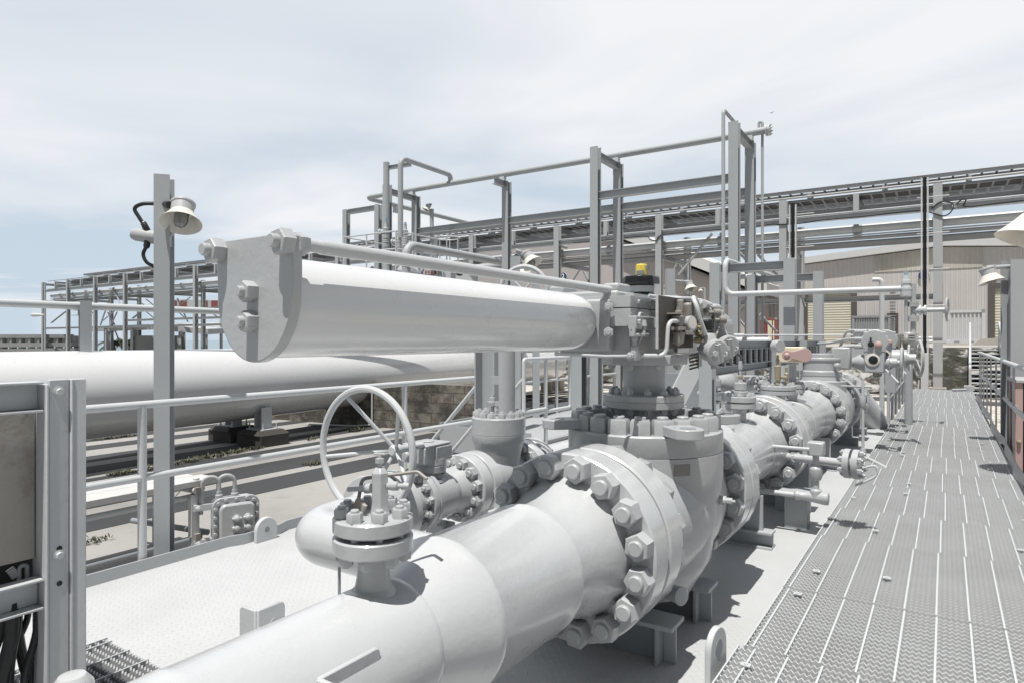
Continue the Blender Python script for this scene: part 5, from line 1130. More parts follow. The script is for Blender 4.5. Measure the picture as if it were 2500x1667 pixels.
nuts(f, (xR_ + .065, YH2, ZH), (1, 0, 0), .098, 8, nut_mesh(.03, .02, .02))
b = MB()
for x in (-3.44, -6.48, -9.72, -12.9): b.box((x - .07, YH2 - .06, 4.178), (x + .07, YH2 + .06, ZH - .06))
b.box((xL - .06, 15.5, 4.1), (xL + .06, 15.7, ZH - .05)); obj('pipe_shoe', b, M['rail'], t)
XRi = at('y1', 593, 700, Y=12.3).x
e1 = at('y1', 594, 452, Y=12.3); xt = at('y1', 1000, 660, Y=YH2).x
t = thing('riser_pipe', 'pipe rising to a high elbow and dropping into the high header pipe', 'pipe', (XRi, 12.3, 0))
b = MB(); b.tube(fillet([(XRi, 12.3, 2.6), (XRi, 12.3, e1.z), (xt, YH2, e1.z - .04), (xt, YH2, ZH)], .2, 8), .068, 18); obj('pipe', b, M['steel'], t)
t = thing('riser_pipe', 'thick upright pipe with a short arm at its top, beside the tall frame', 'pipe', (-12.95, 13.0, 0)); zz = at('y1', 478, 492, Y=13.0)
b = MB(); b.cyl((zz.x, 13.0, 1.2), (zz.x, 13.0, zz.z), .085, n=18); obj('pipe', b, M['steel'], t)
b = MB(); aL = at('y1', 490, 535, Y=13.05); aR = at('y1', 680, 505, Y=13.05); b.beam(aL, aR, .1, .09, .009, .008); obj('arm', b, M['steel'], t)
tu = at('y2', 1247, 95, Y=12.9); tb = at('y2', 1355, 195, Y=14.1)
t = thing('vent_riser', 'thin vent pipe hooked over at its top, beside the tall frame', 'pipe', (tu.x, 12.9, GZ)); b = MB(); b.tube(fillet([(tu.x, 12.9, GZ), (tu.x, 12.9, tu.z), (tu.x + .02, 13.95, tu.z - .06), (tu.x + .02, 13.95, tu.z - .3)], .09), .036, 14); obj('pipe', b, M['steel'], t)
tu = at('y2', 1572, 220, Y=14.3)
t = thing('drain_riser', 'thin drop pipe hanging from the blind flanged end of the header', 'pipe', (tu.x, 14.3, 0)); b = MB(); b.tube(fillet([(tu.x - .07, 14.3, ZH), (tu.x - .07, 14.3, ZH + .22), (tu.x, 14.3, ZH + .2), (tu.x, 14.3, GZ)], .05), .028, 12); obj('pipe', b, M['steel'], t)
t = None
# ---------------------------------------------------------------- access platform, relief valves and drums behind the actuator
YP = 12.3; cC = at('q5', 735, 548, Y=YP); cL = at('q5', 0, 640, Y=YP); cR = at('q5', 1300, 660, X=cC.x)
t = thing('access_platform', 'high access platform with thin white railings and a caged ladder, behind the actuator', 'platform', (cC.x, YP, GZ))
zf = cC.z - 1.0
for dz in (0, -.45): rail_part(t, [(cL.x, YP, cC.z + dz), (cC.x, YP, cC.z + dz), (cC.x, cR.y, cC.z + dz)], .02, f=.02)
for x in (cL.x, (cL.x + cC.x) / 2 - .1, cC.x): rail_part(t, [(x, YP, cC.z), (x, YP, zf)], .02, 'post')
for y in (YP + (cR.y - YP) * .4, cR.y): rail_part(t, [(cC.x, y, cC.z), (cC.x, y, zf)], .02, 'post')
rail_part(t, [(cL.x, YP, cC.z), (cL.x, YP + 2, cC.z)], .018); rail_part(t, [(cC.x + .3, YP + .3, cC.z - .02), (cC.x + .3, YP + .3, zf)], .02, 'post')
b = MB(); b.box((cL.x, YP, zf - .12), (cC.x, cR.y, zf)); obj('floor', b, M['rack'], t)
b = MB(); b.beam((cC.x - .3, YP + .1, GZ), (cC.x - .3, YP + .1, zf - .12), .18, .18, .012, .01, up=(0, 1, 0)); b.beam((cL.x + .3, YP + .1, GZ), (cL.x + .3, YP + .1, zf - .12), .18, .18, .012, .01, up=(0, 1, 0)); b.beam((cL.x, YP + .06, zf - .2), (cC.x, YP + .06, zf - .2), .14, .1, .01, .008); obj('leg', b, M['rack'], t)
cg = at('q5', 1455, 650, Y=15.2); b = MB()
b.torus((cg.x, cg.y, cg.z), UPZ, .38, .02, 24, 6); b.torus((cg.x, cg.y, cg.z - .9), UPZ, .38, .015, 24, 6)
for k in range(7):
    q = .3 + k * .85; b.cyl((cg.x + .37 * math.cos(q), cg.y + .37 * math.sin(q), cg.z), (cg.x + .37 * math.cos(q), cg.y + .37 * math.sin(q), zf - .6), .018, n=8)
obj('ladder_cage', b, M['rail'], t)
def relief(x, y, z0, z1, lab, blue=True, g='relief valves on the access platform'):
    t = thing('relief_valve', lab, 'valve', (x, y, z0), g); H = z1 - z0
    b = MB(); pr = [(0, .035), (.02, .05)]
    for f in (.06, .2, .34, .5):
        pr += [(H * f, .045), (H * f, .085), (H * f + .035, .085), (H * f + .035, .06), (H * f + .045, .06), (H * f + .045, .085), (H * f + .08, .085), (H * f + .08, .045)]
    pr += [(H * .62, .075), (H * .66, .08), (H * .68, .05), (H * .88, .04), (H * .9, .045)]
    b.lathe((x, y, z0), UPZ, sorted(pr, key=lambda a: a[0]), 16); b.cyl((x, y, z0 + H * .57), (x - .16, y, z0 + H * .57), .05, n=12); b.lathe((x - .16, y, z0 + H * .57), (-1, 0, 0), [(0, .08), (.05, .08), (.05, 0)], 14); obj('body', b, M['rail'], t)
    b = MB(); b.lathe((x, y, z0 + H * .9), UPZ, [(0, .045), (H * .02, .045), (H * .02, .034), (H * .1, .03), (H * .1, 0)], 12); obj('cap', b, M['galv'] if not blue else M['bluecap'], t)
M['bluecap'] = paint('blue_cap', (.28, .40, .47), .5, .06, .05)
for z, p, q, lab in (('q5', (590, 800), (590, 360), 'relief valve with pale blue cap, left one above the actuator'), ('q5', (868, 780), (868, 425), 'relief valve with pale blue cap, right one beside the riser elbow'), ('q5', (770, 870), (770, 560), 'relief valve stack in the platform corner, without blue cap')):
    A_, B_ = at(z, *p, Y=12.9), at(z, *q, Y=12.9); relief(A_.x, 12.9, A_.z, B_.z, lab, 'without' not in lab)
e = [at('q5', 880, 900, d=15), at('q5', 880, 790, d=15)]
t = thing('outlet_pipe', 'thick bent pipe rising behind the tie rod and running toward the rack', 'pipe', e[0]); x = e[0].x
b = MB(); b.tube(fillet([e[0] - V((0, 0, .8)), V((x, e[0].y, e[1].z + .08)), V((x, e[0].y + 4.6, e[1].z + .06)), V((x - 4, e[0].y + 4.6, e[1].z + .04))], .28, 8), .1, 18); b.lathe(e[0] - V((0, 0, .05)), UPZ, [(-.06, .15), (.06, .15)], 16); obj('pipe', b, M['steel'], t)
dd = at('q5', 960, 1160, d=18.5)
t = thing('filter_drum', 'round grey drum with ribbed shell lying behind the actuator cylinder', 'drum', dd); b = MB(); b.lathe(dd + V((-.45, .1, -.08)), (.85, -.5, 0), [(0, .05), (.03, .36)] + [(.05 + .04 * k, .36 + .01 * (k % 2)) for k in range(14)] + [(.62, .36), (.74, .3), (.84, .22)], 36); obj('shell', b, M['cast'], t); b = MB(); b.box((dd.x - .5, dd.y - .2, GZ), (dd.x - .4, dd.y + .3, dd.z - .15)); b.box((dd.x + .0, dd.y - .4, GZ), (dd.x + .1, dd.y + .1, dd.z - .15)); obj('leg', b, M['steel'], t)
dd = at('q5', 1235, 1155, d=18.0)
t = thing('blind_end', 'flanged vessel end ringed with bolts and a small red sign, behind the tie rod', 'vessel', dd); ax = V((.45, -.9, 0)).normalized()
b = MB(); b.lathe(dd, ax, [(-.6, .27), (-.15, .28), (-.15, .34), (-.02, .34), (0, .33), (0, .21), (.055, .21), (.055, 0)], 36); f = obj('end_flange', b, M['rail'], t); nuts(f, dd, ax, .27, 14, nut_mesh(.07, .05, .03, 'dark_paint'))
b = MB(); b.beam((dd.x - .1, dd.y + .2, GZ), (dd.x - .1, dd.y + .2, dd.z - .1), .14, .14, .01, .01); obj('stand', b, M['steel'], t)
sg = dd + ax * .056 + V((.0, 0, .02)); sx_ = V((.9, .45, 0)).normalized()
b = MB(); b.cbox(sg, (.32, .006, .11), Matrix((sx_, -ax, V((0, 0, 1)))).transposed()); sn = obj('sign', b, M['red'], t)
b = MB()
for k in range(3):
    for j in range(2): b.cbox(sg + ax * .003 + sx_ * (-.09 + .08 * k) + V((0, 0, -.02 + .04 * j)), (.05, .003, .016), Matrix((sx_, -ax, V((0, 0, 1)))).transposed())
obj('lettering', b, M['white'], sn)
dd = at('q5', 1640, 1120, d=18.5)
t = thing('saddle_plate', 'white plate with a round hole, seen over the actuator cylinder', 'plate', dd); R_ = Matrix((V((.9, .43, 0)), V((-.43, .9, 0)), V((0, 0, 1)))).transposed()
b = MB(); P = [(-.6, -.7), (.52, -.7), (.52, .04), (.38, .22), (-.42, .26)]; b.ext(P, dd, R_ @ V((1, 0, 0)), V((0, 0, 1)), R_ @ V((0, .03, 0))); obj('plate', b, M['rail'], t)
b = MB(); b.beam((dd.x, dd.y + .06, GZ), (dd.x, dd.y + .06, dd.z - .2), .14, .14, .01, .01); obj('stand', b, M['steel'], t)
b = MB(); b.lathe(dd + V((0, 0, .0)) + R_ @ V((0, -.002, 0)), R_ @ V((0, 1, 0)), [(0, .13), (.034, .13)], 20); obj('hole', b, M['bbox'], t)
# ---------------------------------------------------------------- low portal frames and looped relief line
Y1, Y2 = 11.0, 13.35
for y, xa, xb, lab in ((Y1, -3.20, -2.04, 'low goal shaped frame of grey columns, the nearer one behind the levers'), (Y2, -3.17, -1.98, 'low goal shaped frame of grey columns, the farther and lower looking one')):
    zt = 1.275; t = thing('goal_frame', lab, 'frame', ((xa + xb) / 2, y, GZ), 'low goal frames')
    for x in (xa, xb): b = MB(); b.beam((x, y, GZ), (x, y, zt), .17, .165, .012, .01, up=(0, 1, 0)); obj('column', b, M['steel'], t)
    b = MB(); b.beam((xa + .085, y, zt - .10), (xb - .085, y, zt - .10), .14, .13, .011, .009); obj('top_beam', b, M['steel'], t)
yl = 10.8; q0 = at('z7', 1570, 130, Y=yl); q1_ = at('z7', 1570, 445, Y=yl); q2_ = at('y3', 1120, 1215, Y=yl)
t = thing('relief_line', 'white pipe looping over the nearer goal frame and running right to the relief stack', 'pipe', q1_); b = MB(); b.tube(fillet([(q0.x + .1, 15.5, q0.z - .02), (q0.x, yl, q0.z), (q1_.x, yl, q1_.z), (q2_.x, yl, q2_.z)], .14, 8), .043, 16); obj('pipe', b, M['rail'], t)
t = thing('steam_pipe', 'pale pipe behind the goal frames, bending down to the right under the nearer beam', 'pipe', (-2.9, 13.9, .9)); b = MB(); b.tube([at('q1', 560, 435, Y=14.2), at('q1', 760, 415, Y=14.2)], .05, 12); b.tube([at('q1', 690, 300, Y=11.8), at('q1', 1000, 395, Y=15.5)], .045, 12); obj('pipe', b, M['rail'], t)
xp = at('y4', 1165, 240, Y=yl).x; zv = lambda yy: at('y4', 1165, yy, Y=yl).z
t = thing('relief_stack', 'relief valve on a tall stack of flanges and small valves rising by the walkway', 'valve', (xp, yl, -.4))
b = MB(); b.lathe((xp, yl, 0), UPZ, [(zv(320), .05), (zv(310), .068), (zv(265), .07), (zv(262), .062), (zv(256), .072), (zv(235), .072), (zv(230), .06), (zv(200), .056), (zv(198), .064), (zv(170), .062), (zv(166), .048), (zv(125), .04)], 18); obj('valve_body', b, M['rail'], t)
b = MB(); b.lathe((xp, yl, zv(125)), UPZ, [(0, .026), (.06, .024), (.06, 0)], 12); obj('blue_cap', b, M['bluecap'], t)
b = MB(); b.cyl((xp, yl, zv(320)), (xp, yl, zv(640)), .024, n=12); xq = xp + .085; b.cyl((xq, yl + .04, zv(200)), (xq, yl + .04, zv(640)), .034, n=12)
for yy in (375, 395, 505, 530): b.lathe((xq, yl + .04, zv(yy)), UPZ, [(-.02, .068), (.018, .068)], 16)
b.lathe((xp + .03, yl, 0), UPZ, [(zv(800), .09), (zv(790), .11), (zv(778), .11), (zv(776), .07), (zv(750), .08), (zv(715), .095), (zv(712), .12), (zv(698), .12), (zv(696), .08), (zv(690), .08), (zv(688), .12), (zv(676), .12), (zv(674), .08), (zv(668), .08), (zv(666), .12), (zv(652), .12), (zv(650), .06), (zv(640), .05)], 22); obj('flange_stack', b, M['cast'], t)
b = MB(); z5 = zv(442); b.lathe((xq, yl + .04, z5), (1, -.1, 0), [(0, .04), (.07, .045), (.075, .07), (.1, .07), (.1, .045), (.13, .05), (.135, .07), (.16, .07), (.165, .032), (.38, .03), (.385, .045), (.41, .045)], 18); obj('side_valve', b, M['rail'], t)
b = MB(); b.torus((xq + .40, yl, z5), (1, -.1, 0), .155, .014, 32, 8); b.cyl((xq + .4, yl, z5 - .15), (xq + .4, yl, z5 + .15), .01, n=8); b.cyl((xq + .4, yl - .15, z5), (xq + .4, yl + .15, z5), .01, n=8); obj('handwheel', b, M['galv'], t)
b = MB(); b.cyl((xp + .03, yl, zv(800)), (xp + .03, yl, DECK), .05, n=14); obj('stand_pipe', b, M['steel'], t)
g = at('y4', 945, 160, Y=12.5); g0 = at('y4', 860, 162, Y=12.5)
t = thing('vent_gooseneck', 'slim vent pipe with a short bent top in front of the big warehouse', 'pipe', (g.x, 12.5, GZ)); b = MB(); b.tube(fillet([(g.x, 12.5, GZ), (g.x, 12.5, g.z), (g0.x, 12.5, g0.z)], .06), .038, 14); obj('pipe', b, M['rail'], t)
a0, a1 = at('q1', 540, 1222, Y=9.9), at('q1', 2140, 1222, Y=9.9)
b = MB(); b.tube([a0, a1], .012, 8); b.lathe(a0, a1 - a0, [(-.02, .022), (.12, .022)], 10); o = obj('thin_tube', b, M['rail']); tag(o, 'long thin horizontal tube crossing just above the cable stand', 'tube')
a1 = at('q1', 1040, 1300, Y=12.2)
b = MB(); b.lathe(a1, (-1, 0, 0), [(-.0, .0), (.02, .035), (.06, .062), (.12, .068), (.62, .068), (.622, .072), (.64, .072), (.642, .068), (2.4, .068)], 22); o = obj('capped_pipe', b, M['rail']); tag(o, 'white round ended pipe lying behind the cable stand', 'pipe')
# ---------------------------------------------------------------- cable stand (slatted tray on posts)
XT = -1.75
t = thing('cable_stand', 'grey slatted cable stand on posts with black cables woven behind its slats', 'cable stand', (XT, 8, DECK)); z1, z0 = -.055, -.285
b = MB(); b.beam((XT, 5.5, z1), (XT, 11.9, z1), .085, .05, .006, .006, kind='C'); b.beam((XT, 5.6, z0), (XT, 11.9, z0), .075, .05, .006, .006, kind='C'); obj('long_rail', b, M['steel'], t)
for y in (5.6, 8.27, 10.05, 11.8): b = MB(); b.beam((XT + .05, y, DECK), (XT + .05, y, z1 + .05), .12, .11, .008, .007, up=(0, 1, 0)); obj('post', b, M['steel'], t)
b = MB()
for k in range(25):
    y = 5.75 + k * .25
    if min(abs(y - q) for q in (8.27, 10.05)) > .08: b.box((XT - .01, y, z0 + .03), (XT + .012, y + .055, z1 - .03))
obj('slats', b, M['steel'], t)
rs = random.Random(4); b = MB()
for k in range(24):
    y = 5.68 + k * .25
    for j in range(5):
        z = z1 - .06 - .03 * j; b.tube(smooth_path([(XT - .14, y + .02, z - .02), (XT - .03, y + .05 + rs.uniform(-.03, .03), z + .01), (XT - .03, y + .17, z - .005), (XT - .14, y + .2, z + .02)], 3), .009, 6)
o = obj('cable_coils', b, M['black']); tag(o, 'black cable ends coiled behind the slats of the cable stand', 'cables'); o['kind'] = 'stuff'
# branch valve group behind
def flange_set(name, lab, c, ax, R, L, cat='valve'):
    t = thing(name, lab, cat, c); b = MB(); c = V(c); b.lathe(c, ax, [(-L, R * .5), (-L * .5, R * .55), (-L * .3, R * .8), (-.05, R), (0, R), (0, R * .9), (.012, R * .9), (.012, R), (.06, R), (.06, R * .5), (L, R * .5)], 32); f = obj('body', b, M['cast'], t); nuts(f, c + V(ax).normalized() * .06, ax, R * .8, 10, nut_mesh(.03, .02, .01)); nuts(f, c - V(ax).normalized() * .05, -V(ax), R * .8, 10, nut_mesh(.03, .02, .01)); return t
flange_set('branch_valve', 'large round flange behind the cable stand post, left part hidden', at('q2', 545, 580, d=7.4), (.2, 1, 0), .16, .3)
t = flange_set('branch_valve', 'small valve with square yoke under the cable stand rail', at('q2', 385, 640, d=6.8), (0, 0, 1), .075, .18)
b = MB(); pq = at('q2', 380, 520, d=6.8); b.cyl(pq + V((0, 0, -.1)), pq + V((0, 0, .16)), .016, n=10); b.box((pq.x - .05, pq.y - .02, pq.z - .02), (pq.x - .03, pq.y + .02, pq.z + .16)); b.box((pq.x + .03, pq.y - .02, pq.z - .02), (pq.x + .05, pq.y + .02, pq.z + .16)); obj('yoke', b, M['cast'], t)
flange_set('branch_valve', 'round flanged branch at the foot of the first cable stand post', at('q2', 360, 770, d=6.6), V((.75, -.6, 0)), .085, .2)
flange_set('branch_valve', 'round bolted flange on the slanting white branch pipe', at('q2', 1050, 600, d=7.2), V((.7, -.7, .1)), .09, .15)
t = thing('branch_pipe', 'white branch pipe slanting up behind the stepped sensor cap', 'pipe', at('q2', 700, 740, d=6.8)); b = MB(); b.tube([at('q2', 540, 765, d=6.8), at('q2', 1190, 590, d=7.3)], .032, 12); obj('pipe', b, M['rail'], t)
t = thing('cross_pipe', 'short horizontal white pipe between two posts of the cable stand', 'pipe', at('q2', 1000, 495, d=7.6)); b = MB(); b.tube([at('q2', 820, 497, d=7.6), at('q2', 1205, 500, d=8.2)], .024, 12); b.tube([at('q2', 1420, 515, d=8.2), at('q2', 1640, 520, d=8.8)], .024, 12); obj('pipe', b, M['rail'], t)
A_, B_ = at('z7', 1085, 1480, d=6.6), at('z7', 1290, 1080, d=6.6)
t = thing('leaning_channel', 'leaning white steel channel behind the largest valve stem', 'channel', A_); b = MB(); b.beam(A_, B_, .18, .06, .01, .008, up=(1, .6, 0), kind='C'); obj('channel', b, M['rail'], t)
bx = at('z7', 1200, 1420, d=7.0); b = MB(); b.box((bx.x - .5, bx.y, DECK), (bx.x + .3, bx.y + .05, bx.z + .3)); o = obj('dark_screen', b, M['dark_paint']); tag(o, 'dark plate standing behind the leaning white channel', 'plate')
p4 = at('z7', 1170, 1060, d=7.6)
for z, px, pt, pb, dp, w, lab in (('z4', 1500, 30, 480, 4.6, .17, 'shaded H post directly behind the globe valve yoke column'), ('z7', 1165, 1070, 1500, 7.8, .1, 'pale thin post just right of the valve stem'), ('z7', 240, 960, 1480, 9.2, .16, 'grey post with black cable strapped to it, left of the valve stem'), ('z7', 385, 880, 1400, 11.0, .2, 'pale H post farther back between railing and valve stem'), ('q6', 515, 100, 760, 9.6, .12, 'white post right of the globe valve yoke')):
    A_, B_ = at(z, px, pt, d=dp), at(z, px, pb, d=dp); t = thing('steel_post', lab, 'post', (A_.x, A_.y, GZ)); b = MB(); b.beam((A_.x, A_.y, GZ), (A_.x, A_.y, max(A_.z, .3) if px != 1165 else A_.z), w, w, .01, .008, up=(0, 1, 0) if px != 1500 else (1, 0, 0)); obj('post', b, M['steel'], t)
    if px == 240: b = MB(); b.cyl((A_.x + .1, A_.y - .06, GZ), (A_.x + .1, A_.y - .06, .3), .03, n=8); obj('strapped_cable', b, M['black'], t)
# ---------------------------------------------------------------- more lamps and posts
def lamp_on_post(px, py, size, z, lab, plab, face, pdx, top=.25, pw=.13, kind='I', reach=True, sc=1.0):
    c = at(z, px, py, d=.26 * FPX * sc / size); lamp(c, 0, lab, facing=face, scale=sc)
    p = c + V((CS, SN, 0)) * pdx
    t = thing('lamp_post', plab, 'post', (p.x, p.y, GZ)); b = MB()
    if kind == 'I': b.beam((p.x, p.y, GZ), (p.x, p.y, c.z + top), pw, pw, .01, .008, up=(SN, -CS, 0))
    else: b.cyl((p.x, p.y, GZ), (p.x, p.y, c.z + top), pw / 2, n=14)
    obj('post', b, M['steel'], t)
    ax = V(face).normalized(); b = MB(); b.tube([p + V((0, 0, .10)), c - ax * .09], .024, 8); b.cbox(c - ax * .1 + (p - c) * .3, (.06, .06, .05)); obj('arm', b, M['galv'], t)
lamp_on_post(1920 - 0, 120, 56, 'y4', 'small tilted dish lamp on an arm from the tall post at the right edge', 'tall H post at the right edge behind the walkway railing', (.30, -.1, -1.0), .27, .17, .16)
c = at('P', 2558, 533, d=5.4); lamp(c, 0, 'dish lamp cut by the right picture edge, closest of those on the right', facing=(-.30, -.1, -1), scale=2.35)
p = c + V((CS, SN, 0)) * .42; t = thing('lamp_post', 'post just outside the right picture edge carrying the closest dish lamp there', 'post', (p.x, p.y, GZ)); b = MB(); b.beam((p.x, p.y, GZ), (p.x, p.y, c.z + .4), .1, .1, .01, .008, up=(SN, -CS, 0)); b.beam((p.x - .02, p.y, c.z + .12), c + V((0, 0, .2)), .04, .04, .01, .01, kind='B'); obj('post', b, M['steel'], t)
lamp_on_post(1292, 632, 52, 'P', 'dish lamp tilted right above the actuator cylinder, in front of the white hoop', 'white lamp post hidden mostly behind the actuator cylinder', (.75, .0, -1.0), -.17, .02, .12)
lamp_on_post(1285, 655, 44, 'P', 'second dish lamp half hidden below the one tilted right', 'short lamp post right behind the white lamp post at the actuator', (-.3, -.2, -1.0), .14, -.1, .1)
lamp_on_post(1000, 285, 33, 'q8', 'small dish lamp seen above the control fittings of the actuator', 'short H post left of the small dish lamp over the control fittings', (.35, -.2, -1), -.38, .32, .16)
lamp_on_post(1185, 215, 22, 'q5', 'dish lamp on a slim pole high behind the access platform', 'slim round lamp pole behind the access platform', (-.35, -.35, -1), .12, -.05, .12, 'R')
lamp_on_post(0 + 1130, 330, 12, 'q8', 'tiny round lamp under the rack right of the small dish lamp', 'thin post of the tiny lamp under the rack', (0, -.2, -1), .2, .1, .1)
rc_ = at('q4', 930, 1000, d=6.6)
t = thing('hose_cabinet', 'faded red framed cabinet with dark inside, behind the right walkway railing', 'cabinet', (rc_.x + .25, rc_.y, GZ)); x0, y0 = rc_.x, rc_.y
b = MB(); b.box((x0, y0 - .15, GZ + .1), (x0 + .06, y0 - .1, -.42)); b.box((x0 + .55, y0 - .15, GZ + .1), (x0 + .61, y0 - .1, -.42)); b.box((x0 + .0, y0 + .5, GZ + .1), (x0 + .06, y0 + .55, -.42)); b.box((x0, y0 - .15, GZ + .02), (x0 + .61, y0 + .55, GZ + .1)); obj('red_frame', b, M['pink'], t, bevel=.003)
b = MB(); b.box((x0 - .02, y0 - .17, -.42), (x0 + .63, y0 + .57, -.39)); obj('top', b, M['galv'], t, bevel=.004)
b = MB(); b.box((x0 + .1, y0 - .05, GZ + .12), (x0 + .58, y0 + .5, -.43)); obj('dark_interior', b, M['darkint'], t)
b = MB(); b.lathe((x0 + .03, y0 - .15, -1.0), (0, -1, 0), [(0, .02), (.03, .016), (.04, 0)], 12); obj('knob', b, M['brass'], t)
# stairs up the bank
s0, s1 = V((.60, 23.7, GZ)), V((.76, 29.9, UZ))
t = thing('bank_stair', 'steel stair with open treads climbing the dark rocky bank beyond the walkway end', 'stair', s0)
for dx in (0, .92):
    b = MB(); b.beam(s0 + V((dx, 0, .0)), s1 + V((dx * .95, 0, .05)), .22, .06, .01, .01, kind='C'); obj('stringer', b, M['steel'], t)
    b = MB(); b.tube(fillet([s0 + V((dx, 0, 0)), s0 + V((dx, 0, .95)), s1 + V((dx * .95, 0, .95)), s1 + V((dx * .95, 0, 0))], .1), .035, 8); b.tube([s0 + V((dx, 0, .5)), s1 + V((dx * .95, 0, .5))], .025, 8)
    for k in range(1, 6): b.tube([s0.lerp(s1, k / 6) + V((dx, 0, 0)), s0.lerp(s1, k / 6) + V((dx, 0, .95))], .025, 8)
    obj('handrail', b, M['rail'], t)
for k in range(12):
    p = s0.lerp(s1, (k + .5) / 12); b = MB(); b.box((p.x + .03, p.y - .16, p.z + .1), (p.x + .88, p.y + .16, p.z + .13)); obj('tread', b, M['rail'], t)
# ================================================================ warehouses, containers, far shore
def panel(par, name, mat, pts, depth=.1, label=None, n=(0, 1, 0)):
    """flat wall polygon (x, z) pairs already on a plane y; depth goes back"""
    b = MB(); y = pts[0].y; b.ext([(p.x, p.z) for p in pts], (0, y, 0), (1, 0, 0), (0, 0, 1), V(n) * depth); return obj(name, b, M[mat], par, label=label)
YWH = 64.0
A2 = lambda z, x, y, Y=YWH: at(z, x, y, Y=Y)
t = thing('warehouse', 'large beige corrugated warehouse with a low gable and roller shutters, right background', 'building', (6, YWH, UZ))
rg = A2('y3', 1480, 835); le = A2('y3', 290, 990); slope = (rg.z - le.z) / (rg.x - le.x); xl0 = A2('y3', -140, 1000).x; xr0 = rg.x + (rg.x - xl0)
zl = rg.z - slope * (rg.x - xl0)
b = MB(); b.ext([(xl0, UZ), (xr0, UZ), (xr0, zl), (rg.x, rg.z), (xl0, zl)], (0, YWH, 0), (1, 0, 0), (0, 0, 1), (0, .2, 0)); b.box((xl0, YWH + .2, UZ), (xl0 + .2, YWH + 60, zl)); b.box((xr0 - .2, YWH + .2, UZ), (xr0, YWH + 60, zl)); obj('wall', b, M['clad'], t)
b = MB()
for s_, xe in ((-1, xl0 - .5), (1, xr0 + .5)):
    ze = rg.z - slope * abs(xe - rg.x); b.ext([(rg.x, rg.z + .06), (xe, ze + .06), (xe, ze + .62), (rg.x, rg.z + .62)], (0, YWH - .5, 0), (1, 0, 0), (0, 0, 1), (0, 61, 0))
rf = obj('roof', b, M['roof'], t)
pl0, pl1 = A2('y3', 880, 1065), A2('y3', 1865, 1020)
b = MB(); zb = (pl0.z + pl1.z) / 2; zz = lambda x: rg.z - slope * abs(x - rg.x) - .02
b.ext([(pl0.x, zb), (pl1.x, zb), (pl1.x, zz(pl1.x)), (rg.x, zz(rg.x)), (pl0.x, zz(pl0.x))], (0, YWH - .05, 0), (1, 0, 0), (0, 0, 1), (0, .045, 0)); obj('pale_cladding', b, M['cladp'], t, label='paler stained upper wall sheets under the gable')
for p, q in (((270, 300), (665, 740)), ((1975, 245), (2700, 690))):
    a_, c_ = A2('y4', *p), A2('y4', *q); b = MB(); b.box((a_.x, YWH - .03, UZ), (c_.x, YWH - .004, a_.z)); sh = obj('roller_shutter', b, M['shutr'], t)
    w = .45; b = MB(); b.box((a_.x - w, YWH - .16, UZ), (a_.x, YWH - .003, a_.z + w)); b.box((c_.x, YWH - .16, UZ), (c_.x + w, YWH - .003, a_.z + w)); b.box((a_.x, YWH - .16, a_.z), (c_.x, YWH - .003, a_.z + w)); obj('shutter_frame', b, M['dframe'], sh)
a_, c_ = A2('y4', 992, 467), A2('y4', 1095, 655); b = MB(); b.box((a_.x, YWH - .06, UZ), (c_.x, YWH - .003, a_.z)); d_ = obj('door', b, M['dframe'], t); b = MB()
for k in range(16): b.box((a_.x + .2, YWH - .09, UZ + .4 + k * .27), (c_.x - .2, YWH - .062, UZ + .48 + k * .27))
obj('louvres', b, M['dark_paint'], d_)
def text_mesh(s, size, loc, par, mat, thick=.02, ry=(PI / 2, 0, 0)):
    cu = bpy.data.curves.new('txt', 'FONT'); cu.body = s; cu.size = size; cu.extrude = thick; cu.align_x = 'CENTER'; cu.align_y = 'CENTER'; cu.offset = size * .018
    o = bpy.data.objects.new('txt', cu); COL.objects.link(o); dg = bpy.context.evaluated_depsgraph_get(); me = bpy.data.meshes.new_from_object(o.evaluated_get(dg)); bpy.data.objects.remove(o)
    me.materials.clear(); me.materials.append(M[mat]); r = bpy.data.objects.new('numeral', me); COL.objects.link(r); r.rotation_euler = ry; r.parent = par; r.location = V(loc) - ORIG[par.name]; return r
def round_sign(c, R, s, lab, cat='sign'):
    t = thing('number_sign', lab, cat, c); b = MB(); b.lathe(c, (0, -1, 0), [(-.02, R * 1.06), (.04, R * 1.06), (.04, 0)], 40); obj('rim', b, M['white'], t)
    b = MB(); b.lathe(c + V((0, -.041, 0)), (0, -1, 0), [(0, R), (.02, R), (.02, 0)], 40); obj('disc', b, M['signblue'], t); text_mesh(s, R * 1.75, c + V((0, -.075, 0)), t, 'white'); return t
sc_ = A2('y4', 1327, 126); r_ = abs(A2('y4', 1383, 126).x - sc_.x); b_ = round_sign(V((sc_.x, YWH - .12, sc_.z)), r_ * .93, '1', 'round blue sign with a white 1 on the beige warehouse, behind the cable riser')
for ch in b_.children: pass
YPW = 58.0
t = thing('pale_warehouse', 'pale pinkish building behind the rack with a sloping roof edge at its right', 'building', (-20, YPW, UZ))
le_ = at('P', 1128, 700, Y=YPW).x; re_ = at('P', 1842, 716, Y=YPW); pk_ = at('P', 1470, 566, Y=YPW)
b = MB(); zle = re_.z; b.ext([(le_, UZ - 1.5), (re_.x, UZ - 1.5), (re_.x, re_.z), (pk_.x, pk_.z), (le_, pk_.z - .5)], (0, YPW, 0), (1, 0, 0), (0, 0, 1), (0, 34, 0)); obj('wall', b, M['pinkw'], t)
b = MB(); b.ext([(pk_.x, pk_.z + .1), (re_.x + 1.2, re_.z - .25), (re_.x + 1.2, re_.z + .75), (pk_.x, pk_.z + 1.1)], (0, YPW - .9, 0), (1, 0, 0), (0, 0, 1), (0, 36, 0)); obj('roof', b, M['roof'], t)
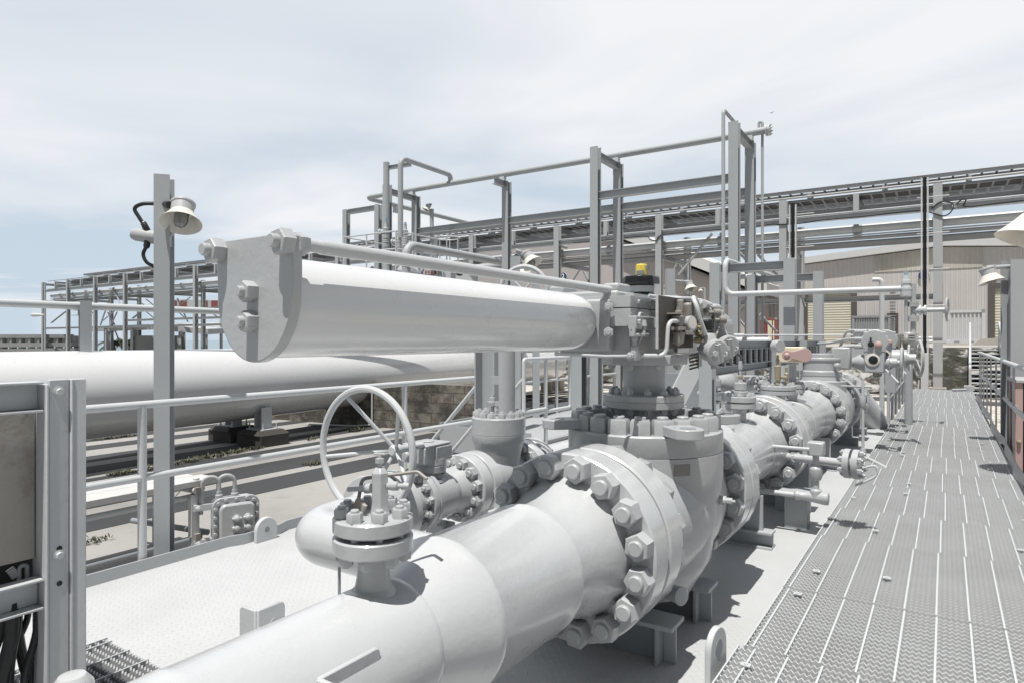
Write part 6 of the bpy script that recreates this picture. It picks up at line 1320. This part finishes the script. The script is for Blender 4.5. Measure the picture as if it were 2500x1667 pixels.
b = MB(); b.ext([(pk_.x, pk_.z - .3), (re_.x + .6, re_.z - .5), (re_.x + .6, re_.z - .3), (pk_.x, pk_.z - .1)], (0, YPW - .85, 0), (1, 0, 0), (0, 0, 1), (0, .84, 0)); obj('eave_shadow_board', b, M['dframe'], t)
sc_ = at('z7', 95, 283, Y=YPW - .1); r_ = abs(at('z7', 128, 283, Y=YPW - .1).x - sc_.x); round_sign(sc_, r_ * .95, '2', 'round blue sign with a white 2 on the pale pinkish building')
def container(z, p, q, Y, mat, lab, zbot=UZ, depth=5.5, ribs=14, doors=False):
    a_, c_ = at(z, *p, Y=Y), at(z, *q, Y=Y); x0, x1, zt = a_.x, c_.x, a_.z; zb = zbot + .12
    t = thing('shipping_container', lab, 'container', ((x0 + x1) / 2, Y, zbot), 'shipping containers in the upper yard')
    b = MB(); n = ribs; P = []
    for k in range(n):
        w = (x1 - x0 - .3) / n; x = x0 + .15 + k * w; P += [(x, .05), (x + w * .42, .05), (x + w * .5, .11), (x + w * .92, .11)]
    b.ext(P + [(x1 - .15, .05), (x1 - .15, depth), (x0 + .15, depth)], (0, Y, zb + .16), (1, 0, 0), (0, 1, 0), (0, 0, zt - zb - .32)); obj('side_sheet', b, M[mat], t)
    b = MB()
    for x in (x0, x1 - .16):
        for y in (0, depth - .1): b.box((x, Y + y, zb), (x + .16, Y + y + .16, zt))
    for z in (zb, zt - .16): b.box((x0 + .16, Y + .01, z), (x1 - .16, Y + .14, z + .16))
    b.box((x0 + .1, Y + .1, zt - .12), (x1 - .1, Y + depth, zt - .03)); fr = obj('frame', b, M[mat], t)
    b = MB()
    for x in (x0 - .01, x1 - .17):
        for z in (zb - .02, zt - .14): b.box((x, Y - .02, z), (x + .18, Y + .16, z + .16))
    b.box((x0 + (x1 - x0) * .27, Y - .005, zb + .01), (x0 + (x1 - x0) * .4, Y + .1, zb + .12)); b.box((x0 + (x1 - x0) * .62, Y - .005, zb + .01), (x0 + (x1 - x0) * .75, Y + .1, zb + .12)); obj('corner_casting', b, M['dark_paint'], t)
    if doors:
        b = MB()
        for f in (.5, .58, .66, .8): b.cyl((x0 + (x1 - x0) * f, Y - .03, zb + .2), (x0 + (x1 - x0) * f, Y - .03, zt - .2), .05, n=8)
        obj('lock_bars', b, M['cream'], t)
    return t
container('y4', (670, 492), (1022, 742), 57, 'contg', 'grey corrugated shipping container in front of the beige warehouse')
container('y4', (1500, 442), (1885, 745), 50, 'contw', 'white shipping container right of the nearest rack column', ribs=9)
container('q1', (870, 990), (1106, 1335), 50, 'red', 'red shipping container seen between the low goal frames', ribs=8, doors=True)
t = thing('pallet_stack', 'stack of dark wooden pallets beside a rack column', 'pallets', at('q1', 1400, 1310, Y=40)); x0, x1 = at('q1', 1372, 1200, Y=40).x, at('q1', 1432, 1200, Y=40).x
b = MB(); zt = at('q1', 1400, 1075, Y=40).z
for k in range(11):
    z = UZ + (zt - UZ) * k / 11; b.box((x0, 40, z), (x1, 41, z + (zt - UZ) / 11 * .35))
    for f in (0, .45, .86): b.box((x0 + (x1 - x0) * f, 40, z + .05), (x0 + (x1 - x0) * (f + .14), 41, z + (zt - UZ) / 11 * .9))
obj('pallets', b, M['wood'], t)
b = MB(); yy = 33; x0, x1 = at('y4', 1085, 685, Y=yy).x, at('y4', 1405, 685, Y=yy).x
for k, z in enumerate((UZ + .38, UZ + .24)): b2 = MB(); b2.cyl((x0, yy + .2 * k, z), (x1, yy + .2 * k, z), .07, n=12); o = obj('yard_pipe', b2, M['contw']); tag(o, ('upper' if k == 0 else 'lower') + ' white pipe lying low in front of the warehouse door', 'pipe')
b.bm.free()
b = MB(); pw = at('y4', 1960, 700, Y=45); b.ext([(-1.0, 0), (1.2, 0), (.5, .45), (-.6, .35)], (pw.x, 45, UZ), (1, 0, 0), (0, 0, 1), (0, .8, 0)); o = obj('sand_heap', b, M['conc2']); tag(o, 'low pale heap at the corner of the right shutter', 'heap')
# ---------------------------------------------------------------- far left: shed, jetty, palms, barrier boards
D2 = 42
def f7(x, y, d=D2): return at('y7', x, y, d=d)
t = thing('open_shed', 'open sided shed with a flat pale roof seen through the left end of the rack', 'shed', V((f7(1400, 1170).x, f7(1400, 1170).y, GZ)))
b = MB(); A_, B_, C_ = f7(630, 905), f7(1400, 878), f7(2085, 938); bk = V((-3, 6, .3))
for p, q in ((A_, B_), (B_, C_)):
    v = [b.bm.verts.new(x) for x in (p, q, q + bk, p + bk, p - V((0, 0, .35)), q - V((0, 0, .35)), q + bk - V((0, 0, .35)), p + bk - V((0, 0, .35)))]
    for f in ((0, 1, 2, 3), (7, 6, 5, 4), (0, 4, 5, 1), (1, 5, 6, 2), (2, 6, 7, 3), (3, 7, 4, 0)): b.face([v[i] for i in f])
obj('roof', b, M['rack'], t)
b = MB()
for p in (f7(1160, 900), f7(1760, 920), f7(2040, 945), f7(830, 905)): b.beam((p.x, p.y, GZ), (p.x, p.y, p.z - .2), .3, .3, .03, .03, up=(0, 1, 0))
obj('post', b, M['rack'], t)
b = MB(); p, q = f7(1180, 1170), f7(1780, 1170); b.beam(V((p.x, p.y, f7(1180, 1145).z)), V((q.x, q.y, f7(1180, 1145).z)), 1.3, .1, kind='B'); obj('low_wall', b, M['jetty'], t)
t = thing('jetty', 'grey concrete jetty with a row of open portals at the far left', 'jetty', V((at('P', 100, 870, d=46).x, at('P', 100, 870, d=46).y, GZ)))
b = MB(); J = lambda x, y: at('z1', x, y, d=46)
b.beam(J(-200, 1295), J(480, 1295), .25, .5, kind='B'); b.beam(J(-200, 1355), J(560, 1350), .3, .5, kind='B'); b.beam(J(-200, 1395), J(560, 1385), .3, 1.0, kind='B')
for k in range(12): b.beam(J(-160 + 62 * k, 1295), J(-160 + 62 * k, 1400), .22, .4, kind='B', up=(1, .3, 0))
for k in range(11): b.beam(J(-130 + 62 * k, 1318), J(-104 + 62 * k, 1318), .55, .3, kind='B')
obj('portal_row', b, M['jetty'], t)
b = MB()
for k in range(5): b.beam(J(-100 + 125 * k, 1395), J(-100 + 125 * k, 1480), .9, .6, kind='B', up=(1, .3, 0))
obj('pile', b, M['jetty'], t)
t = thing('street_lamp', 'thin far street lamp with a flat head at the left end of the rack', 'lamp', V((at('z1', 300, 1200, d=40).x, at('z1', 300, 1200, d=40).y, GZ))); p = at('z1', 302, 945, d=40); h = at('z1', 262, 1153, d=40)
b = MB(); b.cyl((p.x, p.y, GZ), p, .06, n=8); b.tube([(p.x, p.y, h.z + .05), h], .03, 6); obj('pole', b, M['rack'], t)
b = MB(); b.lathe(h, (-.85, -.5, 0), [(-.3, .03), (0, .1), (.4, .12), (.6, .02)], 10); obj('head', b, M['contw'], t)
t = thing('barrier_boards', 'row of red and white boards hanging on a truss behind the rack', 'sign', V((at('y7', 1900, 640, d=44).x, at('y7', 1900, 640, d=44).y, 2)))
b = MB(); b.beam(at('y7', 1560, 628, d=44), at('y7', 2330, 640, d=44), .62, .06, kind='B'); bw = obj('white_board', b, M['contw'], t)
for x in (1655, 1780, 2040, 2165): b = MB(); b.cbox(at('y7', x, 632, d=43.85), (.44, .06, .50), Matrix.Rotation(.4, 3, 'Z')); obj('red_square', b, M['red'], t)
b = MB(); q = at('y7', 1600, 640, d=44); b.cyl((q.x, q.y, GZ), (q.x, q.y, q.z), .1, n=8); q = at('y7', 2250, 640, d=44); b.cyl((q.x, q.y, GZ), (q.x, q.y, q.z), .1, n=8); obj('post', b, M['rack'], t)
rs = random.Random(8)
for k, (x, lab) in enumerate(((900, 'bushy dark palm at left, under the rack brace'), (1040, 'bushy dark palm just left of a rack column'))):
    p = at('y7', x, 1110, d=48 + k); t = thing('palm_tree', lab, 'tree', (p.x, p.y, GZ), 'far palms under the rack')
    b = MB(); b.tube(smooth_path([(p.x, p.y, GZ), (p.x + .1, p.y, GZ + 1), p - V((0, 0, .2))]), .14, 8); obj('trunk', b, M['wood'], t)
    b = MB()
    for j in range(26):
        a = rs.uniform(0, 2 * PI); L = rs.uniform(.9, 1.7); el = rs.uniform(-.2, 1.0); d0 = V((math.cos(a), math.sin(a), el)).normalized(); pp = [p + d0 * L * f + V((0, 0, -.75 * f * f)) for f in (0, .25, .5, .75, 1)]; sd = V((-math.sin(a), math.cos(a), 0))
        for i in range(4):
            for m in range(5):
                q = pp[i].lerp(pp[i + 1], m / 5)
                for s_ in (-1, 1): e_ = q + sd * s_ * .33 * (1 - i * .15) + V((0, 0, -.16)); b.face([b.bm.verts.new(q), b.bm.verts.new(q + d0 * .07), b.bm.verts.new(e_)])
    obj('crown', b, M['leaf'], t, smooth=0)
bd = at('y2', 1647, 124, d=60)
b = MB()
for s_ in (-1, 1): b.face([b.bm.verts.new(bd), b.bm.verts.new(bd + V((.05, .12, .02))), b.bm.verts.new(bd + V((s_ * .26, .12, .13))), b.bm.verts.new(bd + V((s_ * .14, -.02, .07)))])
b.lathe(bd + V((0, -.18, 0)), YAX, [(0, 0), (.06, .03), (.2, .045), (.36, .02), (.42, 0)], 8); o = obj('bird', b, M['dark_paint']); tag(o, 'tiny dark bird flying high at the right of the header pipe', 'bird')
# ================================================================ sky, sun, camera
collapse()
w = bpy.data.worlds.new('World'); SC.world = w; w.use_nodes = True; q = NT(w); bg = q.n['Background']
sky = q.n.new('ShaderNodeTexSky'); sky.sky_type = 'NISHITA'; sky.sun_disc = False
el = math.asin(SUN.z); az = math.atan2(SUN.x, SUN.y)
sky.sun_elevation = el; sky.sun_rotation = az; sky.air_density = 1.0; sky.dust_density = 2.0; sky.ozone_density = 1.0
tc = q.n.new('ShaderNodeTexCoord'); sep = q.n.new('ShaderNodeSeparateXYZ'); q.l.new(tc.outputs['Generated'], sep.inputs[0])
zc = q.math('MAXIMUM', sep.outputs[2], .04); cmb = q.n.new('ShaderNodeCombineXYZ')
q.l.new(q.math('DIVIDE', sep.outputs[0], zc), cmb.inputs[0]); q.l.new(q.math('DIVIDE', sep.outputs[1], zc), cmb.inputs[1])
mp = q.n.new('ShaderNodeMapping'); mp.inputs['Rotation'].default_value = (0, 0, .9); mp.inputs['Scale'].default_value = (.36, .46, 1); mp.inputs['Location'].default_value = (1.3, .4, 0); q.l.new(cmb.outputs[0], mp.inputs[0])
n1 = q.add('ShaderNodeTexNoise', Scale=.8, Detail=7, Roughness=.46, Distortion=.6); q.l.new(mp.outputs[0], n1.inputs['Vector'])
mask = q.ramp(q.math('ADD', n1.outputs[0], q.math('MULTIPLY_ADD', q.math('MINIMUM', sep.outputs[2], .5), .75, -.17)), [(.36, (0, 0, 0)), (.62, (1, 1, 1))])
hs = q.n.new('ShaderNodeHueSaturation'); hs.inputs['Saturation'].default_value = .6; hs.inputs['Value'].default_value = 1.0; q.l.new(sky.outputs[0], hs.inputs['Color'])
hz = q.ramp(sep.outputs[2], [(.0, (.95, .95, .95)), (.25, (.82, .82, .82)), (.5, (.75, .75, .75)), (.74, (.0, .0, .0))])
c1_ = q.mix(hz, hs.outputs[0], (5.8, 6.85, 7.9)); c2_ = q.mix(q.math('MULTIPLY', mask, q.ramp(sep.outputs[2], [(.50, (.95, .95, .95)), (.74, (.08, .08, .08))])), c1_, (8.7, 8.8, 9.05))
fw = q.math('MULTIPLY_ADD', sep.outputs[0], -.552, q.math('MULTIPLY', sep.outputs[1], .834))
fk = q.ramp(q.math('MULTIPLY_ADD', fw, .5, .5), [(.3, (.3, .3, .3)), (.72, (1, 1, 1))])
mm = q.n.new('ShaderNodeMix'); mm.data_type = 'RGBA'; mm.blend_type = 'MULTIPLY'; mm.inputs[0].default_value = 1; q.l.new(c2_, mm.inputs[6]); q.l.new(fk, mm.inputs[7])
q.l.new(mm.outputs[2], bg.inputs[0]); bg.inputs[1].default_value = .1
L = bpy.data.lights.new('sun', 'SUN'); L.energy = 5.0; L.angle = math.radians(.5); L.color = (1, .97, .92); so = bpy.data.objects.new('sun', L); COL.objects.link(so); so.rotation_euler = SUN.to_track_quat('Z', 'Y').to_euler()
cam = bpy.data.cameras.new('camera'); co = bpy.data.objects.new('camera', cam); COL.objects.link(co); co.rotation_euler = (PI / 2, 0, YAW); co.location = (0, 0, 0)
cam.sensor_width = 36; cam.lens = 36 * FPX / 2500; cam.clip_start = .05; cam.clip_end = 20000
cam.shift_y = (VC - 1667 / 2) / 2500
SC.camera = co
vs = SC.view_settings; vs.view_transform = 'Standard'; vs.look = 'None'; vs.gamma = 1; vs.use_curve_mapping = False; vs.exposure = .06
SC.cycles.max_bounces = 6; SC.cycles.diffuse_bounces = 2; SC.cycles.glossy_bounces = 3; SC.cycles.transmission_bounces = 4; SC.cycles.transparent_max_bounces = 6; SC.cycles.caustics_reflective = False; SC.cycles.caustics_refractive = False
